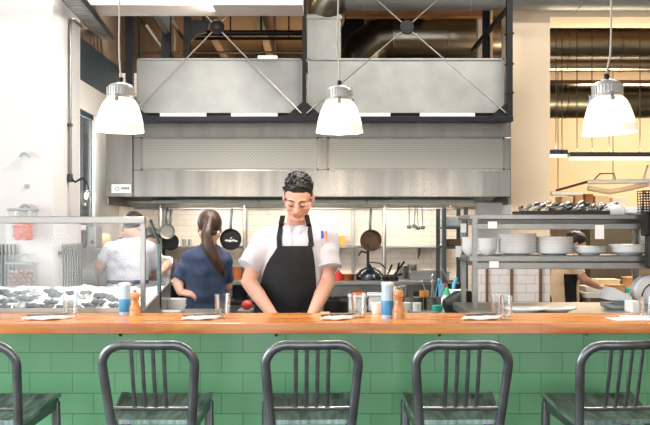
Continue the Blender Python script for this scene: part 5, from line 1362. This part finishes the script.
for sgn,(hx,hz) in ((-1,(-0.408,1.262)),(1,(0.022,1.255))):
    S = Vector((-0.312 if sgn<0 else 0.0,5.51,1.398)); Hm = Vector((hx,5.445,hz)); d = (Hm-S).normalized(); a,b = basis(d)
    r_ = 0.0655 if sgn>0 else 0.0635
    m = MB(); m.tube([Hm-d*0.004+a*(r_*math.cos(t))+b*(r_*math.sin(t)) for t in [2*PI*k/20 for k in range(20)]],0.0042,8,closed=True)
    put(m,'sleeve_hem',M_jacket,jacket)
# stand collar, open at the front
nk = HM @ Vector((0,0.03,-0.055)); nb = Vector((-0.157,5.50,1.472))
m = MB(); P = []
for i in range(4):
    row = []
    for k in range(29):
        t = R(-60+300*k/28) if False else R(-68)+R(316)*k/28
        r1 = 0.074-0.006*i/3; y = math.sin(t-0) ; 
        ang = -PI/2 + R(22) + R(316)*k/28
        zz = nb.z-0.018+0.045*i/3 - 0.045*max(0,-math.sin(ang))
        row.append((nb.x+r1*math.cos(ang),nb.y+0.006+r1*1.0*math.sin(ang),zz))
    P.append(row)
put(m.grid(P,(0,0,0.0001)),'collar',M_jacket,jacket)
for sgn in (-1,1):
    a = Vector((nb.x+sgn*0.028,nb.y-0.066,nb.z-0.055)); 
    m = MB().prism([a+Vector((0,0,0.056)),a+Vector((sgn*0.040,0.022,0.062)),a+Vector((sgn*0.034,0.006,0.016)),a+Vector((sgn*-0.012,-0.012,-0.018))],(0,-0.006,0))
    put(m,'collar_flap',M_jacket,jacket)
# apron front laid over the jacket
tb = bvh_of(tr.data); 
import copy as _c
tb = None
tmp = tr.data.copy(); tmp.transform(Matrix.Translation(WO[tr])); tb = bvh_of(tmp); bpy.data.meshes.remove(tmp)
tmp = jacket.data.copy(); tmp.transform(Matrix.Translation(WO[jacket])); bj = bvh_of(tmp); bpy.data.meshes.remove(tmp)
def xw(px): return X(px,5.385)
edge = [(246,277.5,311),(249,276,312.5),(253,273.5,313.5),(258,270,314.2),(264,266.5,315),(270,264,315.5),(278,261.5,316),(290,258.5,316.5),(303,255,317),(318,251.5,318),(335,250,320),(360,249,321),(385,248,322),(405,247,323)]
rows = [(xw(a),xw(b),Z(y,5.385)) for y,a,b in edge]
fine = []
for (a0,b0,z0),(a1,b1,z1) in zip(rows,rows[1:]):
    for k in range(3): f = k/3; fine.append((a0+(a1-a0)*f,b0+(b1-b0)*f,z0+(z1-z0)*f))
fine.append(rows[-1])
P = project_sheet([bj,tb],fine,26,0.006,4.9,(0,1,0),10)
for i,row in enumerate(P):
    for j,p in enumerate(row): p.y -= 0.004*(1+noise.noise(Vector((p.x*14,0,p.z*7))))
put(MB().grid(P,(0,0.004,0)),'apron',M_apron,chef,True,60)
apr = chef
def ribbon(pts,w,name,m,par,b=bj,off=0.006):
    """pts: (x,z) down the front; laid on the jacket"""
    P = []
    n = 14
    path = []
    for (x0,z0),(x1,z1) in zip(pts,pts[1:]):
        for k in range(n): f = k/n; path.append((x0+(x1-x0)*f,z0+(z1-z0)*f))
    path.append(pts[-1])
    rows_ = [(x-w/2,x+w/2,z) for x,z in path]
    P = project_sheet([b],rows_,4,off,4.9,(0,1,0),4)
    put(MB().grid(P,(0,0.003,0)),name,m,par,True,60)
ribbon([(xw(279.5),Z(246.5,5.385)),(xw(278.8),Z(238,5.4)),(xw(280.2),Z(226,5.42)),(xw(282.5),Z(215.5,5.46))],0.028,'apron_strap',M_apron,chef)
ribbon([(xw(310.8),Z(247,5.385)),(xw(311),Z(240,5.4)),(xw(309),Z(227,5.42)),(xw(306.5),Z(215,5.46))],0.026,'apron_strap',M_apron,chef)
h = bj.ray_cast(Vector((xw(311),4.9,Z(244,5.385))),Vector((0,1,0)))[0]
put(MB().box((xw(311),h.y-0.012,Z(244.5,5.385)),(0.032,0.005,0.018),None,0.002),'strap_buckle',M_plasblk,chef)
for k,(px,py) in enumerate(((287.5,224),(286.8,231),(286.5,238),(296.5,231),(296.5,238))):
    x,z = xw(px),Z(py,5.4); h = bj.ray_cast(Vector((x,4.9,z)),Vector((0,1,0)))[0]
    if h: put(MB().ball((x,h.y-0.001,z),(0.006,0.004,0.006),12),'button',M_ceramic,jacket)
# placket line
ribbon([(xw(291.5),Z(245,5.385)),(xw(291.0),Z(232,5.4)),(xw(291.5),Z(223,5.42))],0.006,'placket_edge',M_jacket,jacket,bj,0.004)
# sleeve pocket with two pens
pk = []
for px,py,m_ in ((322.6,236,M_pen),(326.2,236.5,M_peach)):
    x,z = xw(px),Z(py,5.45); h = bj.ray_cast(Vector((x,4.9,z)),Vector((0,1,0)))[0]
    y = (h.y if h else 5.44)-0.006
    put(MB().cap((x,y,z-0.022),(x-0.003,y,z+0.024),0.0075,0.0070,10),'pocket_pen',m_,jacket)
x,z = xw(324.5),Z(239,5.45); h = bj.ray_cast(Vector((x,4.9,z)),Vector((0,1,0)))[0]; y=(h.y if h else 5.44)
put(MB().box((x,y-0.006,z-0.022),(0.050,0.010,0.050),(0,0,R(20)),0.003),'sleeve_pocket',M_jacket,jacket)
# low board he works on
simple(MB().bx(-0.52,0.12,5.09,5.36,0.845,0.875,0.004),'work_ledge',M_steel,'steel work ledge behind the counter under the chef\'s hands','ledge')

# ---------------------------------------------------------------- woman in denim, seen from behind
Dw=6.8
HMw = head_matrix((X(209,Dw),Dw+0.02,Z(228,Dw)), R(14), R(192), 0, 0.93)
wom = thing('person','woman in a dark blue denim shirt with a brown ponytail, seen from behind','person',(X(205,Dw),Dw,0))
xb = X(206,Dw)
def zz(py): return Z(py,Dw)
J = dict(head=HMw, neck=Vector((X(208,Dw),Dw,zz(247))), face=(0,1,0), s=0.9,
    torso=[(xb-0.02,Dw,0.78,0.155,0.11),(xb-0.01,Dw,0.95,0.142,0.105),(xb,Dw,1.08,0.128,0.098),(xb,Dw,1.20,0.146,0.10),(xb+0.003,Dw,1.28,0.134,0.095),(xb+0.006,Dw,1.32,0.10,0.075),(X(208,Dw),Dw,1.36,0.055,0.05)],
    shL=(xb-0.115,Dw,1.270), elL=(X(178.5,Dw),Dw-0.02,zz(282)), wrL=(X(183,Dw)-0.01,Dw+0.06,zz(291.5)-0.0), shR=(xb+0.122,Dw,1.270), elR=(X(225.5,Dw),Dw+0.06,zz(287)), wrR=(X(220,Dw),Dw+0.24,zz(288)),
    handL=((0.95,-0.15,-0.12),(0.1,0.5,-1),(0.4,0.3,1)), handR=((-0.3,1,-0.1),(0,0,-1),(-1,0,0)), curl=0.5,
    hipL=(xb-0.10,Dw,0.84), knL=(xb-0.10,Dw+0.02,0.47), anL=(xb-0.10,Dw,0.09), hipR=(xb+0.06,Dw,0.84), knR=(xb+0.06,Dw+0.02,0.47), anR=(xb+0.06,Dw,0.09))
J['wrL'] = (X(180.5,Dw-0.08),Dw-0.09,zz(291.5))
me = build_body(wom,J,0.006); me.materials.append(M_skin)
LONG = [(0,0.066),(40,0.058),(65,0.030),(85,0.004),(105,-0.03),(140,-0.07),(180,-0.085)]
hair = dress_head(wom,me,HMw,M_hairbr,LONG,lambda q: 0.010+0.004*max(0,q.z/0.1),0.002,50)
tail = MB(); p0 = HMw@Vector((0.0,0.112,0.03))
tail.tube([HMw@Vector((0,0.09,0.035)),p0,at(206,234,Dw-0.155),at(208,246,Dw-0.165),at(214,258,Dw-0.155),at(220,268,Dw-0.14),at(224,276,Dw-0.13)],[0.022,0.026,0.036,0.042,0.040,0.028,0.006],16)
for v in tail.bm.verts: v.co += Vector((noise.noise(v.co*40),noise.noise(v.co*42),0))*0.006
put(tail,'ponytail',M_hairbr,hair,True,180)
put(MB().lathe([(0.021,-0.008),(0.030,-0.006),(0.030,0.006),(0.021,0.008),(0.021,-0.008)],HMw@Vector((0,0.103,0.033)),20,(R(90),0,0)),'hair_tie',M_plasblk,hair)
link_mesh(me,'body',None,wom,True,180)
sh_ = garment(J,[(xb-0.025,Dw,0.74,0.185,0.135),(xb-0.01,Dw,0.95,0.152,0.120),(xb,Dw,1.08,0.138,0.110),(xb+0.002,Dw,1.20,0.146,0.112),(xb+0.003,Dw,1.28,0.146,0.106),(xb+0.006,Dw,1.328,0.112,0.084),(X(208,Dw),Dw,1.362,0.064,0.06)],
   [((xb-0.108,Dw,1.264),(X(180.5,Dw),Dw-0.015,zz(279.5)),0.062,0.054),((xb+0.115,Dw,1.264),(X(225.0,Dw),Dw+0.05,zz(283)),0.058,0.050)],0.009,0.010)
shirt = link_mesh(sh_,'denim_shirt',M_denim,wom,True,60)
P = []
for i in range(4):
    P.append([(X(208.5,Dw)+ (0.066-0.004*i)*math.cos(R(-90+ (k*360/24))),Dw+(0.062-0.004*i)*math.sin(R(-90+k*360/24)),1.335+0.012*i) for k in range(25)])
put(MB().grid(P,(0,0,0.0001)),'shirt_collar',M_denim,shirt)
tmp = shirt.data.copy(); tmp.transform(Matrix.Translation(WO[shirt])); bs = bvh_of(tmp); bpy.data.meshes.remove(tmp)
legs(wom,J,M_trouser,[(xb-0.02,Dw,0.78,0.155,0.115),(xb-0.02,Dw,0.92,0.150,0.11)]); shoes(wom,J,M_plasblk)

# ---------------------------------------------------------------- cook in white by the bowl, seen from behind
Dl=7.6
def cook(label, headpx, Yh, Dl, xb, top, pitch, yaw, sh, el, wr, hands, face, jm, s=0.95, hips=None, apron_=False, headsc=0.95, seat_z=0.84):
    HMl = head_matrix((X(headpx[0],Yh),Yh,Z(headpx[1],Yh)),pitch,yaw,0,headsc)
    r = thing('person',label,'person',(xb,Dl,0))
    J = dict(head=HMl, neck=Vector(top[-1][:3]), face=face, s=s, torso=top, shL=sh[0], shR=sh[1], elL=el[0], elR=el[1], wrL=wr[0], wrR=wr[1], handL=hands[0], handR=hands[1], curl=0.5,
       hipL=(xb-0.085,Dl,seat_z), knL=(xb-0.09,Dl+0.02*face[1],0.46), anL=(xb-0.09,Dl,0.09), hipR=(xb+0.085,Dl,seat_z), knR=(xb+0.09,Dl+0.02*face[1],0.46), anR=(xb+0.09,Dl,0.09))
    me = build_body(r,J,0.007); me.materials.append(M_skin); me.materials.append(M_lip); paint_lips(me,HMl)
    dress_head(r,me,HMl,M_hair,SHORT,lambda q: 0.005+0.010*max(0,min(1,(q.z-0.03)/0.05)),0.003,80); brows(r,HMl,M_hair)
    link_mesh(me,'body',None,r,True,180)
    g = garment(J,[(a[0],a[1],a[2],a[3]+0.014,a[4]+0.014) for a in top[:-1]]+[top[-1]],
        [(sh[k],Vector(sh[k]).lerp(Vector(el[k]),0.72),0.066*s,0.060*s) for k in (0,1)],0.010,0.006)
    t = link_mesh(g,'white_jacket' if jm is M_jacket else 'cream_jacket',jm,r,True,60)
    legs(r,J,M_trouser,[(xb,Dl,seat_z-0.06,0.155,0.12),(xb,Dl,seat_z+0.06,0.15,0.115)]); shoes(r,J,M_plasblk)
    tmp = t.data.copy(); tmp.transform(Matrix.Translation(WO[t])); b = bvh_of(tmp); bpy.data.meshes.remove(tmp)
    return r,t,b
xb=X(128,Dl)
def zl(py): return Z(py,Dl)
top=[(xb,Dl,0.80,0.150,0.115),(xb,Dl,0.95,0.142,0.108),(xb,Dl,1.08,0.136,0.104),(xb+0.005,Dl,1.20,0.146,0.110),(xb+0.01,Dl,1.31,0.150,0.104),(xb+0.03,Dl,1.375,0.115,0.08),(xb+0.045,Dl+0.01,1.41,0.055,0.055)]
r,t,b = cook('cook in a white jacket with dark hair, seen from behind over the mixing bowl','',0,0,0,0,0,0,0,0,0,0,0,0) if False else cook(
   'dark-haired cook in white seen from behind beside the mixing bowl',(133.5,228.5),Dl+0.03,Dl,xb,top,R(34),R(165),
   ((xb-0.125,Dl,1.315),(xb+0.155,Dl,1.315)),((X(101,7.62),7.62,zl(266)),(xb+0.20,Dl+0.10,1.12)),((X(96.5,7.84)+0.015,7.82,zl(276)),(xb+0.08,Dl+0.27,1.10)),
   (((-0.05,0.5,-0.75),(0.8,0.4,0),(0.4,0.6,0.2)),((-0.6,0.7,-0.1),(0,0,-1),(-0.6,0.4,0.3))),(0,1,0),M_jacket)
m=MB()
z0=zl(281.5)
loop=[]
for k in range(32):
    a=2*PI*k/32; dvec=Vector((math.cos(a),math.sin(a),0)); o=Vector((xb,Dl,z0)); h=b.ray_cast(o+dvec*0.5,-dvec)
    loop.append((h[0] if h[0] else o+dvec*0.15)+dvec*0.003)
P=[[p+Vector((0,0,-0.014)) for p in loop+[loop[0]]],[p+Vector((0,0,0.014)) for p in loop+[loop[0]]]]
put(m.grid(P),'apron_tie',M_denim,r)
kx=xb+0.06; q=MB()
for dx in (-0.03,0.0,0.025): q.tube([(kx,Dl-0.135,z0),(kx+dx,Dl-0.142,z0-0.05),(kx+dx*1.4,Dl-0.140,z0-0.10-abs(dx))],[0.010,0.007,0.005],8,flat=0.5)
put(q,'tie_bow',M_denim,r)
# ---------------------------------------------------------------- cook behind the end glass, face towards us
Dg=8.7; xb=X(155,Dg)
top=[(xb,Dg,0.80,0.125,0.11),(xb,Dg,0.95,0.122,0.105),(xb,Dg,1.06,0.120,0.10),(xb+0.0,Dg-0.02,1.13,0.128,0.10),(xb+0.0,Dg-0.04,1.185,0.130,0.095),(xb-0.005,Dg-0.06,1.235,0.10,0.07),(xb-0.008,Dg-0.08,1.27,0.05,0.05)]
cook('cook in white facing us behind the display\'s end glass',(151.5,241),Dg-0.13,Dg,xb,top,R(28),R(28),
   ((xb-0.105,Dg-0.03,1.19),(xb+0.105,Dg-0.03,1.19)),((xb-0.125,Dg-0.08,1.02),(X(167.5,Dg-0.1),Dg-0.14,Z(264,Dg))),((xb-0.04,Dg-0.24,0.99),(X(164.5,Dg),Dg-0.33,1.10)),
   (((0.6,-0.7,0),(0,0,-1),(0.6,0.4,0.3)),((-0.3,-0.9,-0.1),(0,0,-1),(-0.7,-0.2,0.4))),(0,-1,0),M_jacket,0.80,headsc=0.86,seat_z=0.80)
# ---------------------------------------------------------------- bending worker in the back kitchen
Db=9.0; xb=X(566,Db)
hy=Db
top=[(xb-0.02,Db,0.80,0.125,0.15),(xb-0.02,Db,0.90,0.12,0.145),(xb-0.02,Db,0.99,0.115,0.14),(xb+0.0,Db,1.08,0.115,0.15),(xb+0.04,Db,1.16,0.115,0.155),(xb+0.07,Db,1.225,0.09,0.12),(xb+0.085,Db,1.26,0.05,0.055)]
r,t,b=cook('worker in cream jacket and black apron bending over the back kitchen table',(575.5,245),Db,Db,xb-0.02,top,R(30),R(90),
   ((xb+0.02,Db-0.14,1.17),(xb+0.06,Db+0.14,1.17)),((xb+0.12,Db-0.17,1.03),(xb+0.16,Db+0.14,1.03)),((xb+0.26,Db-0.10,0.965),(xb+0.30,Db+0.10,0.965)),
   (((1,0.1,-0.12),(0,0,-1),(0,1,0)),((1,-0.1,-0.12),(0,0,-1),(0,-1,0))),(1,0,0),M_beigej,0.9,headsc=0.95)
def zb_(py): return Z(py,8.85)
rows=[(X(563.5+0.15*i,8.85),X(577.0,8.85),zb_(274+i*3.2)) for i in range(12)]
P=project_sheet([b],rows,10,0.008,8.3,(0,1,0),3)
put(MB().grid(P,(0,0.004,0)),'apron',M_apron,r,True,60)
# ================================================================ LIGHT
def area(name, loc, rot, sx, sy, e, col, spread=180):
    L = bpy.data.lights.new(name,'AREA'); L.shape='RECTANGLE'; L.size=sx; L.size_y=sy; L.energy=e; L.color=col; L.spread=R(spread)
    o = bpy.data.objects.new(name,L); COL.objects.link(o); o.location=loc; o.rotation_euler=rot; return o
DAY=(0.92,0.96,1.0)
for x in (-3.2,-0.4,2.4): area('window_daylight',(x,-2.98,1.18),(R(90),0,0),1.9,1.65,58,DAY)
area('window_daylight',(-4.98,2.6,2.15),(0,R(-90),0),3.0,4.0,270,DAY)
area('kitchen_window_daylight',(XL-0.3,8.16,1.95),(0,R(-90),0),0.8,0.5,40,DAY)
for x,y,e in ((-1.0,6.0,28),(0.5,6.4,42),(-1.35,8.4,38),(1.9,6.3,40)): area('unseen_kitchen_light',(x,y,3.68),(0,0,0),0.9,0.3,e,(1,0.95,0.88))  # unseen overhead lamps, the last added to brighten pier and plate shelves
area('left_corner_fill',(-0.75,6.7,2.98),(0,R(40),0),0.3,1.0,34,(1,0.96,0.9))  # fill lamp added just out of view to brighten the left corner
area('joist_fill_uplight',(-0.6,11.8,2.55),(R(180),0,0),1.6,0.5,22,(1,0.78,0.54))  # unseen uplight added to warm the joists and ceiling boards
area('back_kitchen_fill',(3.6,11.0,3.6),(0,0,0),1.6,0.4,75,(1,0.82,0.58))  # unseen overhead fill, turned up to brighten the ducts
w=bpy.data.worlds.new('World'); scene.world=w; w.use_nodes=True
nt=w.node_tree; bg=nt.nodes['Background']
sky=nt.nodes.new('ShaderNodeTexSky')
try:
    sky.sky_type='HOSEK_WILKIE'; sky.turbidity=4; sky.sun_direction=(-0.5,-0.6,0.6)
except Exception: pass
hs=nt.nodes.new('ShaderNodeHueSaturation'); hs.inputs['Saturation'].default_value=0.35
nt.links.new(sky.outputs[0],hs.inputs['Color']); nt.links.new(hs.outputs[0],bg.inputs['Color'])
bg.inputs['Strength'].default_value=4.0
cam=bpy.data.cameras.new('Camera'); cam.sensor_width=36; cam.lens=36*F/650; cam.shift_y=(HY-212.5)/650; cam.clip_end=60
co=bpy.data.objects.new('Camera',cam); COL.objects.link(co); co.location=(0,0,CAMZ); co.rotation_euler=(R(90),0,0)
scene.camera=co
vs=scene.view_settings; vs.view_transform='Standard'; vs.look='None'; vs.exposure=EXPO; vs.gamma=1.0; vs.use_curve_mapping=False
